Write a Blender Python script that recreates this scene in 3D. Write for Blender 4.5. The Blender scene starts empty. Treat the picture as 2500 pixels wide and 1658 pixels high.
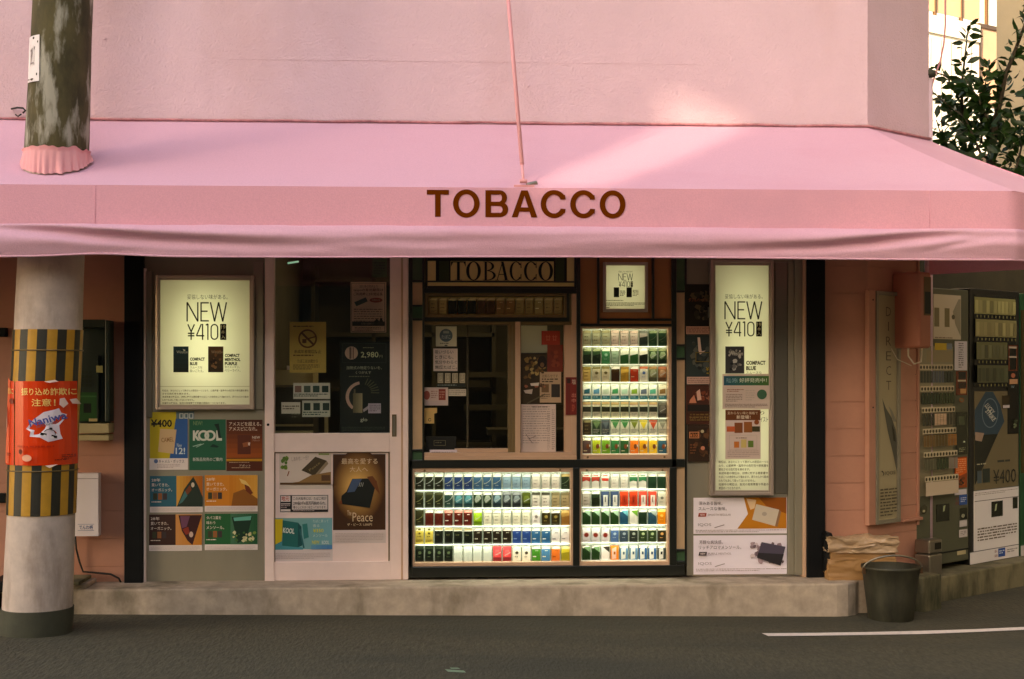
import bpy, math, random
from mathutils import Vector, Matrix, noise as mnoise
random.seed(11)
R = math.radians
scene = bpy.context.scene
COL = scene.collection

# ------------------------------------------------------------------ camera
FPX, CXP, HYP = 3472.0, 1250.0, 905.0          # focal length, centre column, horizon row (photo pixels)
CAM = Vector((0.0, -8.7, 1.5)); YAW = R(3.0)
cd = bpy.data.cameras.new("camera"); cam = bpy.data.objects.new("camera", cd); COL.objects.link(cam)
cam.location = CAM; cam.rotation_euler = (R(90), 0, -YAW)
cd.sensor_width = 36; cd.lens = FPX / 2500 * 36; cd.shift_y = (HYP - 829) / 2500
cd.clip_end = 2000
scene.camera = cam

# ------------------------------------------------------------------ light
SUN_EL, SUN_AZ = 24.0, 219.0
w = bpy.data.worlds.new("World"); scene.world = w; w.use_nodes = True
nt = w.node_tree; bg = nt.nodes["Background"]
sky = nt.nodes.new("ShaderNodeTexSky"); sky.sky_type = 'NISHITA'; sky.sun_disc = False
sky.sun_elevation = R(SUN_EL); sky.sun_rotation = R(SUN_AZ); sky.dust_density = 2.0
nt.links.new(sky.outputs[0], bg.inputs[0]); bg.inputs[1].default_value = 0.12
sl = bpy.data.lights.new("sun", 'SUN'); sl.energy = 4.0; sl.angle = R(0.5); sl.color = (1, .91, .79)
so = bpy.data.objects.new("sun", sl); COL.objects.link(so)
az, el = R(SUN_AZ), R(SUN_EL)
sdir = Vector((math.sin(az) * math.cos(el), math.cos(az) * math.cos(el), math.sin(el)))
so.rotation_euler = sdir.to_track_quat('Z', 'Y').to_euler(); so.location = sdir * 40
vs = scene.view_settings
vs.view_transform = 'Standard'; vs.look = 'None'; vs.gamma = 1.0; vs.use_curve_mapping = False
vs.exposure = 2.45
scene.cycles.use_denoising = True
scene.cycles.sample_clamp_indirect = 4.0
vs.use_white_balance = True; vs.white_balance_temperature = 8700; vs.white_balance_tint = 10

# ------------------------------------------------------------------ helpers: colour, materials
def lin1(c):
    c /= 255.0
    return c / 12.92 if c <= .04045 else ((c + .055) / 1.055) ** 2.4
def lin(c): return tuple(lin1(x) for x in c)

def mat(name, col, rough=.6, metal=0.0, var=0.0, vscale=3.0, bump=0.0, bscale=60.0, spec=.5, trans=0.0,
        stain=None, stretch=(1, 1, 1), attr=False, coat=0.0, bdetail=4.0, bdist=.004):
    m = bpy.data.materials.new(name); m.use_nodes = True
    t = m.node_tree; n = t.nodes; p = n["Principled BSDF"]; out = n["Material Output"]
    c = lin(col) if col else (1, 1, 1)
    p.inputs["Base Color"].default_value = (*c, 1); p.inputs["Roughness"].default_value = rough
    p.inputs["Metallic"].default_value = metal; p.inputs["Specular IOR Level"].default_value = spec
    if coat: p.inputs["Coat Weight"].default_value = coat; p.inputs["Coat Roughness"].default_value = .12
    tc = n.new("ShaderNodeTexCoord"); mp = n.new("ShaderNodeMapping"); mp.inputs["Scale"].default_value = stretch
    t.links.new(tc.outputs["Object"], mp.inputs[0])
    src = None
    if attr:
        a = n.new("ShaderNodeAttribute"); a.attribute_name = "Col"; src = a.outputs["Color"]
        t.links.new(src, p.inputs["Base Color"])
    if var or stain:
        cur = None
        if var:
            nz = n.new("ShaderNodeTexNoise"); nz.inputs["Scale"].default_value = vscale; nz.inputs["Detail"].default_value = 6
            nz.inputs["Roughness"].default_value = .65
            t.links.new(mp.outputs[0], nz.inputs[0])
            rp = n.new("ShaderNodeMapRange"); rp.inputs[1].default_value = .3; rp.inputs[2].default_value = .7
            rp.inputs[3].default_value = 1 - var; rp.inputs[4].default_value = 1 + var
            t.links.new(nz.outputs[0], rp.inputs[0])
            mx = n.new("ShaderNodeMix"); mx.data_type = 'RGBA'; mx.blend_type = 'MULTIPLY'; mx.inputs[0].default_value = 1
            mx.inputs[6].default_value = (*c, 1)
            if src: t.links.new(src, mx.inputs[6])
            t.links.new(rp.outputs[0], mx.inputs[7]); cur = mx.outputs[2]
        if stain:
            scol, ssc, lo, hi, sstr = stain
            mp2 = n.new("ShaderNodeMapping"); mp2.inputs["Scale"].default_value = sstr
            t.links.new(tc.outputs["Object"], mp2.inputs[0])
            nz = n.new("ShaderNodeTexNoise"); nz.inputs["Scale"].default_value = ssc; nz.inputs["Detail"].default_value = 8
            nz.inputs["Roughness"].default_value = .6
            t.links.new(mp2.outputs[0], nz.inputs[0])
            rp = n.new("ShaderNodeMapRange"); rp.inputs[1].default_value = lo; rp.inputs[2].default_value = hi
            t.links.new(nz.outputs[0], rp.inputs[0])
            mx = n.new("ShaderNodeMix"); mx.data_type = 'RGBA'
            t.links.new(rp.outputs[0], mx.inputs[0])
            if cur is not None: t.links.new(cur, mx.inputs[6])
            else: mx.inputs[6].default_value = (*c, 1)
            mx.inputs[7].default_value = (*lin(scol), 1); cur = mx.outputs[2]
        t.links.new(cur, p.inputs["Base Color"]); src = cur
    if bump:
        nz = n.new("ShaderNodeTexNoise"); nz.inputs["Scale"].default_value = bscale; nz.inputs["Detail"].default_value = bdetail
        t.links.new(mp.outputs[0], nz.inputs[0])
        b = n.new("ShaderNodeBump"); b.inputs["Strength"].default_value = bump; b.inputs["Distance"].default_value = bdist
        t.links.new(nz.outputs[0], b.inputs["Height"]); t.links.new(b.outputs[0], p.inputs["Normal"])
    if trans:
        tr = n.new("ShaderNodeBsdfTranslucent"); tr.inputs[0].default_value = (*c, 1)
        if src: t.links.new(src, tr.inputs[0])
        ms = n.new("ShaderNodeMixShader"); ms.inputs[0].default_value = trans
        t.links.new(p.outputs[0], ms.inputs[1]); t.links.new(tr.outputs[0], ms.inputs[2]); t.links.new(ms.outputs[0], out.inputs[0])
    return m

def glass_mat(name, tint=(235, 240, 232), spec=1.0, bump=0, rough=.01):
    m = bpy.data.materials.new(name); m.use_nodes = True
    t = m.node_tree; n = t.nodes; n.remove(n["Principled BSDF"]); out = n["Material Output"]
    tr = n.new("ShaderNodeBsdfTransparent"); tr.inputs[0].default_value = (*lin(tint), 1)
    gl = n.new("ShaderNodeBsdfGlossy"); gl.inputs["Roughness"].default_value = rough
    fr = n.new("ShaderNodeFresnel"); fr.inputs[0].default_value = 1.5
    mu = n.new("ShaderNodeMath"); mu.operation = 'MULTIPLY'; mu.inputs[1].default_value = 1.6 * spec
    t.links.new(fr.outputs[0], mu.inputs[0])
    if bump:
        nz = n.new('ShaderNodeTexNoise'); nz.inputs['Scale'].default_value = bump; nz.inputs['Detail'].default_value = 3; nz.inputs['Distortion'].default_value = 1.5
        tc = n.new('ShaderNodeTexCoord'); t.links.new(tc.outputs['Object'], nz.inputs[0])
        b = n.new('ShaderNodeBump'); b.inputs['Distance'].default_value = .03; t.links.new(nz.outputs[0], b.inputs['Height']); t.links.new(b.outputs[0], gl.inputs['Normal']); t.links.new(b.outputs[0], fr.inputs['Normal'])
    ms = n.new("ShaderNodeMixShader"); t.links.new(mu.outputs[0], ms.inputs[0])
    t.links.new(tr.outputs[0], ms.inputs[1]); t.links.new(gl.outputs[0], ms.inputs[2]); t.links.new(ms.outputs[0], out.inputs[0])
    return m

def emit_mat(name, col, strength):
    m = bpy.data.materials.new(name); m.use_nodes = True
    p = m.node_tree.nodes["Principled BSDF"]
    p.inputs["Emission Color"].default_value = (*lin(col), 1); p.inputs["Emission Strength"].default_value = strength
    return m

M = {}
M['wall'] = mat('pink stucco', (217, 185, 195), .85, var=.05, vscale=1.2, bump=.7, bscale=85, spec=.2, bdetail=5, stain=((208, 172, 177), 1.6, .5, .8, (1, 1, .5)), bdist=.008)
M['siding'] = mat('pink siding paint', (184, 130, 108), .6, var=.09, vscale=4, bump=.12, bscale=120, spec=.3)
M['cloth'] = mat('pink awning cloth', (218, 168, 186), .8, var=.07, vscale=120, bump=.3, bscale=150, spec=.15, trans=.04, stain=((212, 156, 174), 1.1, .52, .85, (.7, 1, 1)))
M['cloth2'] = mat('pink awning front cloth', (232, 166, 182), .8, var=.07, vscale=120, bump=.3, bscale=150, spec=.15, trans=.04, stain=((212, 156, 174), 1.1, .52, .85, (.7, 1, 1)))
M['frill'] = mat('pink frill cloth', (230, 164, 168), .85, var=.05, vscale=8, spec=.1)
M['brown'] = mat('brown lettering', (98, 48, 20), .6)
M['rod'] = mat('pink rod paint', (220, 150, 155), .45)
M['sealant'] = mat('old sealant', (190, 132, 136), .9, var=.35, vscale=14)
M['steelw'] = mat('pale aluminium', (242, 216, 208), .42, metal=.1, var=.05, vscale=6, bump=.03, bscale=200)
M['steel'] = mat('brushed steel', (150, 142, 128), .3, metal=.85, var=.06, vscale=3, stretch=(1, 1, .15), bump=.03, bscale=150)
M['panel'] = mat('grey metal panel', (142, 134, 116), .5, metal=.35, var=.10, vscale=3, bump=.03, bscale=200, stretch=(1, 1, .3))
M['alum'] = mat('anodised frame', (190, 172, 160), .3, metal=.6, var=.03)
M['black'] = mat('black post', (9, 10, 11), .6, spec=.2, var=.1, vscale=5)
M['blackp'] = mat('black enamel frame', (22, 24, 18), .3, coat=.3)
M['cream'] = mat('cream stained glass', (205, 168, 130), .35, var=.08, vscale=9, coat=.3)
M['green'] = mat('green stained glass', (62, 96, 62), .3, var=.18, vscale=12, coat=.4)
M['tan'] = mat('tan frame', (196, 158, 130), .45, var=.04)
M['brownp'] = mat('brown panel', (168, 108, 62), .45, var=.06, vscale=5)
M['olive'] = mat('olive sign panel', (222, 196, 132), .5, var=.08, vscale=7)
M['olived'] = mat('olive brown frame', (110, 88, 52), .45, var=.08)
M['conc'] = mat('step concrete', (176, 158, 140), .9, var=.22, vscale=11, bump=.3, bscale=70, stain=((84, 74, 52), 3.2, .5, .74, (1, 1, .5)))
M['conc2'] = mat('mossy concrete', (118, 108, 80), .9, var=.22, vscale=5, bump=.4, bscale=60, stain=((52, 52, 30), 4, .45, .65, (1, 1, .4)))
M['asphalt'] = mat('asphalt', (70, 65, 49), .9, var=.4, vscale=46, bump=1.0, bscale=60, bdist=.010, stretch=(1, .3, 1), stain=((56, 54, 42), 1.1, .44, .6, (.3, 1, 1)))
M['paint'] = mat('road paint', (222, 208, 202), .7, var=.12, vscale=40, bump=.2, bscale=120)
M['polemoss'] = mat('mossy concrete pole', (74, 66, 40), .9, var=.55, vscale=9, bump=.5, bscale=40, stretch=(1, 1, .4), stain=((158, 152, 138), 7, .52, .62, (1.2, 1.2, .35)))
M['polepaint'] = mat('pole paint', (192, 174, 164), .75, var=.12, vscale=14, bump=.3, bscale=70, stain=((140, 120, 106), 6, .5, .74, (1, 1, .35)))
M['poleyel'] = mat('guard yellow', (184, 134, 40), .5, var=.12, vscale=16)
M['poleblk'] = mat('guard black', (34, 32, 22), .55, var=.2, vscale=16)
M['polebase'] = mat('pole base collar', (60, 60, 46), .8, var=.2, vscale=10, bump=.3, bscale=50)
M['ink'] = mat('printed ink', None, .5, attr=True, spec=.3)
M['glossink'] = mat('glossy print', None, .25, attr=True, spec=.5)
M['litsheet'] = mat('backlit sheet', None, .3, attr=True, trans=.6, spec=.4)
M['whitein'] = mat('white box lining', (236, 234, 226), .6)
M['backlit'] = mat('opal backlit panel', (238, 240, 230), .5, trans=.55)
M['glass'] = glass_mat('window glass', (250, 252, 250), spec=.7)
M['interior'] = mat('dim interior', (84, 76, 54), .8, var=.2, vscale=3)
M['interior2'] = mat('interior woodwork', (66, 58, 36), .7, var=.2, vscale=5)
M['interior3'] = mat('pale interior counter', (190, 176, 130), .6, var=.15, vscale=5)
M['darkgreen'] = mat('dark green shell', (30, 44, 32), .45)
M['phonegreen'] = mat('phone green', (48, 92, 48), .4)
M['phonecream'] = mat('phone shelf cream', (186, 170, 130), .5, var=.1)
M['whitepl'] = mat('white plastic', (240, 228, 230), .4, var=.03)
M['cable'] = mat('black cable', (20, 18, 14), .6)
M['cablew'] = mat('pale cable', (205, 190, 165), .5)
M['pinkbox'] = mat('pink meter box', (184, 112, 90), .45, var=.05)
M['vend'] = mat('grey green vending machine', (86, 86, 66), .45, var=.06, vscale=5, metal=.1)
M['vendb'] = mat('black vending machine', (20, 20, 18), .35)
M['vendg'] = mat('green vending machine', (16, 72, 38), .35)
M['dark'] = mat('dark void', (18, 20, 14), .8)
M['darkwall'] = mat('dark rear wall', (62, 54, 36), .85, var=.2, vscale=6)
M['bucket'] = mat('old bucket', (58, 56, 44), .5, var=.6, vscale=8, metal=.3, bump=.2, bscale=40, stretch=(1, 1, .4))
M['plastic'] = mat('crumpled plastic', (166, 124, 80), .4, var=.12, vscale=6, bump=.6, bscale=14, spec=.5, coat=.3, bdist=.012)
M['carton'] = mat('carton', (152, 110, 66), .6, var=.1, vscale=6, coat=.25)
M['leaf'] = mat('leaf', (30, 58, 16), .45, var=.6, vscale=9, spec=.4, trans=.2)
M['bark'] = mat('bark', (62, 52, 36), .9, var=.2)
M['white'] = mat('white cladding', (232, 228, 218), .5, var=.03)
M['beige'] = mat('beige render', (186, 170, 142), .9, var=.06, vscale=3, bump=.3, bscale=60)
M['apart'] = mat('apartment render', (214, 190, 160), .8, var=.05)
M['peach'] = mat('balcony panel', (200, 158, 128), .5, var=.05)
M['rail'] = mat('bronze rail', (92, 66, 44), .4, metal=.4)
M['winbrown'] = mat('brown window', (84, 52, 24), .35, var=.15)
M['opp'] = mat('sun blocker', (120, 108, 92), .85, var=.1, vscale=.6)
M['opp2'] = mat('sky blocker', (58, 54, 42), .85, var=.2, vscale=.7)
M['tube'] = emit_mat('streak glow', (150, 225, 205), .11)
M['lamp'] = mat('lamp housing', (210, 208, 200), .5)
M['clear'] = glass_mat('clear film', (240, 236, 228), spec=.9, bump=6, rough=.3)

# ------------------------------------------------------------------ helpers: objects
WL = {}
def tag(o, label=None, cat=None, group=None, kind=None):
    if label: o['label'] = label
    if cat: o['category'] = cat
    if group: o['group'] = group
    if kind: o['kind'] = kind
    return o
def thing(name, label, cat, loc=(0, 0, 0), group=None):
    o = bpy.data.objects.new(name, None); COL.objects.link(o); o.location = loc; o.empty_display_size = .1
    WL[o.name] = Vector(loc)
    return tag(o, label, cat, group)

class MB:
    def __init__(s): s.v, s.f, s.mi, s.c, s.mats, s.sm = [], [], [], [], [], []
    def m(s, mt):
        if mt not in s.mats: s.mats.append(mt)
        return s.mats.index(mt)
    def face(s, pts, mt, col=(1, 1, 1), smooth=False):
        i = len(s.v); s.v.extend(Vector(p) for p in pts); s.f.append(list(range(i, i + len(pts))))
        s.mi.append(s.m(mt)); s.c.append(col); s.sm.append(smooth)
    def mesh(s, verts, faces, mt, col=(1, 1, 1), smooth=False):
        i = len(s.v); s.v.extend(Vector(p) for p in verts); k = s.m(mt)
        for f in faces:
            s.f.append([i + j for j in f]); s.mi.append(k); s.c.append(col); s.sm.append(smooth)
    def hexa(s, p, mt, col=(1, 1, 1)):          # p: 4 bottom + 4 top, counter-clockwise from above
        s.mesh(p, [(3, 2, 1, 0), (4, 5, 6, 7), (0, 1, 5, 4), (1, 2, 6, 5), (2, 3, 7, 6), (3, 0, 4, 7)], mt, col)
    def box(s, x0, x1, y0, y1, z0, z1, mt, col=(1, 1, 1)):
        s.hexa([(x0, y0, z0), (x1, y0, z0), (x1, y1, z0), (x0, y1, z0), (x0, y0, z1), (x1, y0, z1), (x1, y1, z1), (x0, y1, z1)], mt, col)
    def prism(s, poly, z0, z1, mt):             # poly counter-clockwise footprint
        n = len(poly)
        zb = z0 if callable(z0) else (lambda x: z0)
        vs_ = [(x, y, zb(x)) for x, y in poly] + [(x, y, z1) for x, y in poly]
        fs = [tuple(reversed(range(n))), tuple(range(n, 2 * n))] + [(i, (i + 1) % n, n + (i + 1) % n, n + i) for i in range(n)]
        s.mesh(vs_, fs, mt)
    def tube(s, path, r, mt, n=10, caps=True, smooth=True):
        path = [Vector(p) for p in path]; rr = r if isinstance(r, (list, tuple)) else [r] * len(path)
        vs_, fs = [], []; prev = None
        for k, p in enumerate(path):
            t = (path[min(k + 1, len(path) - 1)] - path[max(k - 1, 0)]).normalized()
            a = prev - t * prev.dot(t) if prev is not None else t.orthogonal()
            a.normalize(); b = t.cross(a); prev = a
            for j in range(n):
                an = 2 * math.pi * j / n; vs_.append(p + (a * math.cos(an) + b * math.sin(an)) * rr[k])
        for k in range(len(path) - 1):
            for j in range(n):
                j2 = (j + 1) % n; fs.append((k * n + j, k * n + j2, (k + 1) * n + j2, (k + 1) * n + j))
        if caps: fs.append(tuple(reversed(range(n)))); fs.append(tuple(range((len(path) - 1) * n, len(path) * n)))
        s.mesh(vs_, fs, mt, smooth=smooth)
    def build(s, name, parent=None, loc=None, bevel=0, smooth=None):
        me = bpy.data.meshes.new(name)
        if parent is not None: L = WL[parent.name]
        elif loc is not None: L = Vector(loc)
        else:
            xs = [v.x for v in s.v]; ys = [v.y for v in s.v]; zs = [v.z for v in s.v]
            L = Vector(((min(xs) + max(xs)) / 2, (min(ys) + max(ys)) / 2, min(zs)))
        me.from_pydata([v - L for v in s.v], [], s.f)
        for mt in s.mats: me.materials.append(M[mt] if isinstance(mt, str) else mt)
        me.polygons.foreach_set("material_index", s.mi)
        me.polygons.foreach_set("use_smooth", [bool(x) if smooth is None else smooth for x in s.sm])
        a = me.color_attributes.new("Col", 'FLOAT_COLOR', 'CORNER')
        buf = []
        for f, c in zip(s.f, s.c): buf.extend((c[0], c[1], c[2], 1.0) * len(f))
        a.data.foreach_set("color", buf)
        me.update()
        o = bpy.data.objects.new(name, me); COL.objects.link(o)
        if parent is not None: o.parent = parent; WL[o.name] = L
        else: o.location = L; WL[o.name] = L
        if bevel:
            b = o.modifiers.new("bevel", 'BEVEL'); b.width = bevel; b.segments = 2; b.limit_method = 'ANGLE'
        return o

# planes: u runs along the wall, o outwards from it, z up
class Plane:
    def __init__(s, ox, oy, th):
        s.o = Vector((ox, oy)); s.d = Vector((math.cos(th), math.sin(th))); s.n = Vector((math.sin(th), -math.cos(th))); s.th = th
    def _hit(s, px, off):
        a = (px - CXP) / FPX; sn, c = math.sin(YAW), math.cos(YAW)
        r = Vector((sn + a * c, c - a * sn)); q = s.o + s.n * off - CAM.xy
        t = q.dot(s.n) / r.dot(s.n)
        return t, CAM.xy + r * t
    def u(s, px, off=0): return (s._hit(px, off)[1] - s.o).dot(s.d)
    def z(s, px, py, off=0): return CAM.z + (HYP - py) / FPX * s._hit(px, off)[0]
    def at(s, u, o, z):
        p = s.o + s.d * u + s.n * o
        return Vector((p.x, p.y, z))
    def pt(s, px, py, off=0, ref=None): return s.at(s.u(px, off), off, s.z(px if ref is None else ref, py, off))
    def ubox(s, mb, u0, u1, o0, o1, z0, z1, mt, col=(1, 1, 1)):
        P = [s.at(u0, o1, z0), s.at(u1, o1, z0), s.at(u1, o0, z0), s.at(u0, o0, z0)]
        mb.hexa(P + [Vector((p.x, p.y, z1)) for p in P], mt, col)
    def box(s, mb, x0, y0, x1, y1, o0, o1, mt, ref=None, col=(1, 1, 1)):
        rf = (x0 + x1) / 2 if ref is None else ref
        s.ubox(mb, s.u(x0, o1), s.u(x1, o1), o0, o1, s.z(rf, y1, o1), s.z(rf, y0, o1), mt, col)
    def ring(s, mb, x0, y0, x1, y1, t, o0, o1, mt, tb=None):   # rectangular frame of width t photo px
        tb = t if tb is None else tb; rf = (x0 + x1) / 2
        s.box(mb, x0, y0, x0 + t, y1, o0, o1, mt, rf); s.box(mb, x1 - t, y0, x1, y1, o0, o1, mt, rf)
        s.box(mb, x0 + t, y0, x1 - t, y0 + tb, o0, o1, mt, rf); s.box(mb, x0 + t, y1 - tb, x1 - t, y1, o0, o1, mt, rf)

FR = Plane(0, 0, 0)
CORNER = FR.pt(2118, 308); TH = R(40)
SD = Plane(CORNER.x, 0.0, TH)
def gz(x): return .056 - .012 * max(-6, min(6, x))          # the road falls gently to one side
def ground_pt(px, py, up=0):
    a = (px - CXP) / FPX; b = (HYP - py) / FPX; sn, c = math.sin(YAW), math.cos(YAW)
    r = Vector((sn + a * c, c - a * sn, b)); t = 5.0
    for _ in range(30): t = (CAM.z - gz(CAM.x + r.x * t) - up) / -b
    p = CAM + r * t; p.z = gz(p.x) + up
    return p

# ------------------------------------------------------------------ helpers: text and print
_tx = {}
def text_geo(s, bold=0.0, sp=1.0):
    k = (s, bold, sp)
    if k not in _tx:
        c = bpy.data.curves.new("t", "FONT"); c.body = s; c.offset = bold; c.resolution_u = 2; c.space_character = sp
        o = bpy.data.objects.new("t", c); COL.objects.link(o)
        dg = bpy.context.evaluated_depsgraph_get(); dg.update()
        ev = o.evaluated_get(dg); me = ev.to_mesh()
        v = [(p.co.x, p.co.y) for p in me.vertices]; f = [tuple(p.vertices) for p in me.polygons]
        ev.to_mesh_clear(); bpy.data.objects.remove(o); bpy.data.curves.remove(c)
        xs = [p[0] for p in v]; ys = [p[1] for p in v]
        _tx[k] = (v, f, min(xs), max(xs), min(ys), max(ys))
    return _tx[k]

class Print(MB):
    """A flat printed thing; its shapes are given in photo pixels and laid on plane pl at distance off."""
    def __init__(s, pl, off, ref=None, mt='ink', fn=None, eps=.00035):
        super().__init__(); s.pl, s.off, s.ref, s.mt, s.k, s.fn, s.eps = pl, off, ref, mt, 0, fn, eps
    def P(s, x, y, o=None):
        o = s.off + s.k * s.eps if o is None else o
        if s.fn: return s.fn(x, y, o)
        return s.pl.at(s.pl.u(x, s.off), o, s.pl.z(s.ref if s.ref is not None else x, y, s.off))
    def base(s, x0, y0, x1, y1, col, th=.0015, mt=None, nx=1):
        if s.ref is None: s.ref = (x0 + x1) / 2
        s.off += th; s.k = 0; c = lin(col)
        if nx > 1:
            for i in range(nx):
                a, b = x0 + (x1 - x0) * i / nx, x0 + (x1 - x0) * (i + 1) / nx
                s.face([s.P(a, y1), s.P(b, y1), s.P(b, y0), s.P(a, y0)], mt or s.mt, c, True)
            return s
        q = [(x0, y1), (x1, y1), (x1, y0), (x0, y0)]
        fr = [s.P(*p, s.off) for p in q]; bk = [s.P(*p, s.off - th) for p in q]
        s.hexa([fr[0], fr[1], bk[1], bk[0], fr[3], fr[2], bk[2], bk[3]], mt or s.mt, c)
        return s
    def poly(s, pts, col, mt=None, layer=True):
        if layer: s.k += 1
        s.face([s.P(x, y) for x, y in reversed(pts)], mt or s.mt, lin(col)); return s
    def rect(s, x0, y0, x1, y1, col, nx=1):
        s.k += 1
        for i in range(nx):
            a, b = x0 + (x1 - x0) * i / nx, x0 + (x1 - x0) * (i + 1) / nx
            s.poly([(a, y0), (b, y0), (b, y1), (a, y1)], col, layer=False)
        return s
    def ell(s, cx, cy, rx, ry, col, n=20): return s.poly([(cx + rx * math.cos(2 * math.pi * i / n), cy + ry * math.sin(2 * math.pi * i / n)) for i in range(n)], col)
    def arc(s, cx, cy, rx, ry, ix, iy, a0, a1, col, n=20):
        s.k += 1
        for i in range(n):
            p, q = R(a0 + (a1 - a0) * i / n), R(a0 + (a1 - a0) * (i + 1) / n)
            s.poly([(cx + rx * math.cos(p), cy - ry * math.sin(p)), (cx + rx * math.cos(q), cy - ry * math.sin(q)),
                    (cx + ix * math.cos(q), cy - iy * math.sin(q)), (cx + ix * math.cos(p), cy - iy * math.sin(p))][::-1], col, layer=False)
        return s
    def line(s, x0, y0, x1, y1, wd, col):
        d = Vector((x1 - x0, y1 - y0)).normalized() * wd / 2
        return s.poly([(x0 - d.y, y0 + d.x), (x0 + d.y, y0 - d.x), (x1 + d.y, y1 - d.x), (x1 - d.y, y1 + d.x)], col)
    def frame(s, x0, y0, x1, y1, wd, col):
        s.k += 1
        for r in ((x0, y0, x1, y0 + wd), (x0, y1 - wd, x1, y1), (x0, y0 + wd, x0 + wd, y1 - wd), (x1 - wd, y0 + wd, x1, y1 - wd)):
            s.poly([(r[0], r[1]), (r[2], r[1]), (r[2], r[3]), (r[0], r[3])], col, layer=False)
        return s
    def txt(s, t, x0, y0, x1, y1, col, bold=0.0, rot=0.0, sp=1.0):
        v, f, a, b, c, d = text_geo(t, bold, sp); s.k += 1
        cx, cy = (x0 + x1) / 2, (y0 + y1) / 2; cr, sr = math.cos(R(rot)), math.sin(R(rot)); out = []
        for p in v:
            x = x0 + (p[0] - a) / (b - a) * (x1 - x0) - cx; y = y1 - (p[1] - c) / (d - c) * (y1 - y0) - cy
            out.append(s.P(cx + x * cr + y * sr, cy - x * sr + y * cr))
        s.mesh(out, f, s.mt, lin(col)); return s
    def micro(s, x0, y0, x1, y1, n, col, fill=.55, last=.7):   # rows of small illegible print
        s.k += 1; p = (y1 - y0) / n
        for i in range(n):
            x = x0; xe = x1 if i < n - 1 else x0 + (x1 - x0) * last; y = y0 + i * p
            while x < xe:
                wd = random.uniform(.5, 2.2) * p * .8; e = min(x + wd, xe)
                dy = random.uniform(0, .12) * p
                s.poly([(x, y + dy), (e, y + dy), (e, y + p * fill), (x, y + p * fill)], col, layer=False); x = e + p * random.uniform(.15, .4)
        return s
    def blotch(s, x0, y0, x1, y1, cols, n, r):                 # small irregular patches of a printed picture
        for _ in range(n):
            cx, cy = random.uniform(x0 + r, x1 - r), random.uniform(y0 + r, y1 - r); q = random.uniform(.4, 1) * r; a0 = random.random() * 6
            s.poly([(cx + q * random.uniform(.5, 1) * math.cos(a0 + i * .9), cy + q * random.uniform(.5, 1) * math.sin(a0 + i * .9)) for i in range(7)], random.choice(cols))
        return s
    def grad(s, x0, y0, x1, y1, c0, c1, n=8, vert=False):      # a printed colour blend
        s.k += 1
        for i in range(n):
            t = (i + .5) / n; c = tuple(a + (b - a) * t for a, b in zip(c0, c1))
            if vert:
                a, b = y0 + (y1 - y0) * i / n, y0 + (y1 - y0) * (i + 1) / n; q = [(x0, a), (x1, a), (x1, b), (x0, b)]
            else:
                a, b = x0 + (x1 - x0) * i / n, x0 + (x1 - x0) * (i + 1) / n; q = [(a, y0), (b, y0), (b, y1), (a, y1)]
            s.poly(q, c, layer=False)
        return s
    def done(s, name, label, cat, group=None): return tag(s.build(name), label, cat, group)

def area_light(name, pl, u0, u1, z0, z1, off, direc, power, col, parent=None):
    """A rectangular lamp on plane pl shining along direc = (outwards, up)."""
    l = bpy.data.lights.new(name, 'AREA'); l.shape = 'RECTANGLE'; l.size = abs(u1 - u0); l.size_y = max(abs(z1 - z0), .006)
    l.energy = power; l.color = lin(col)
    o = bpy.data.objects.new(name, l); COL.objects.link(o)
    X = Vector((pl.d.x, pl.d.y, 0)); D = (Vector((pl.n.x, pl.n.y, 0)) * direc[0] + Vector((0, 0, 1)) * direc[1]).normalized()
    Z = -D; Y = Z.cross(X)
    mt = Matrix((X, Y, Z)).transposed().to_4x4(); mt.translation = pl.at((u0 + u1) / 2, off, (z0 + z1) / 2)
    if parent is not None: o.parent = parent; mt.translation -= WL[parent.name]
    o.matrix_basis = mt
    return o

# ================================================================== GROUND
mb = MB()
xs = [-300, -60, -20, -6, 6, 20, 60, 300]; ys = [-300, -60, -20, -6, 0, 6, 20, 60, 300]
mb.mesh([(x, y, gz(x)) for y in ys for x in xs], [(j * 8 + i, j * 8 + i + 1, j * 8 + i + 9, j * 8 + i + 8) for j in range(8) for i in range(7)], 'asphalt')
tag(mb.build('road', loc=(0, 0, 0)), kind='structure')
mb = MB()
top = [(1860, 1546), (1990, 1545), (2120, 1543), (2250, 1540), (2380, 1536), (2560, 1528)]
bot = [(1876, 1553), (1990, 1552), (2120, 1550), (2250, 1548), (2380, 1543), (2560, 1535)]
for i in range(5): mb.face([ground_pt(*bot[i], .004), ground_pt(*bot[i + 1], .004), ground_pt(*top[i + 1], .004), ground_pt(*top[i], .004)], 'paint')
tag(mb.build('road_line'), kind='structure')
mb = MB()
for q in ([(1086, 1634), (1132, 1637), (1138, 1642), (1094, 1640)], [(1098, 1630), (1118, 1630), (1124, 1633), (1102, 1633)]):
    mb.face([ground_pt(*p, .004) for p in reversed(q)], M.setdefault('mint', mat('mint paint', (120, 146, 120), .7, var=.1)))
tag(mb.build('road_marking'), kind='structure')

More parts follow.
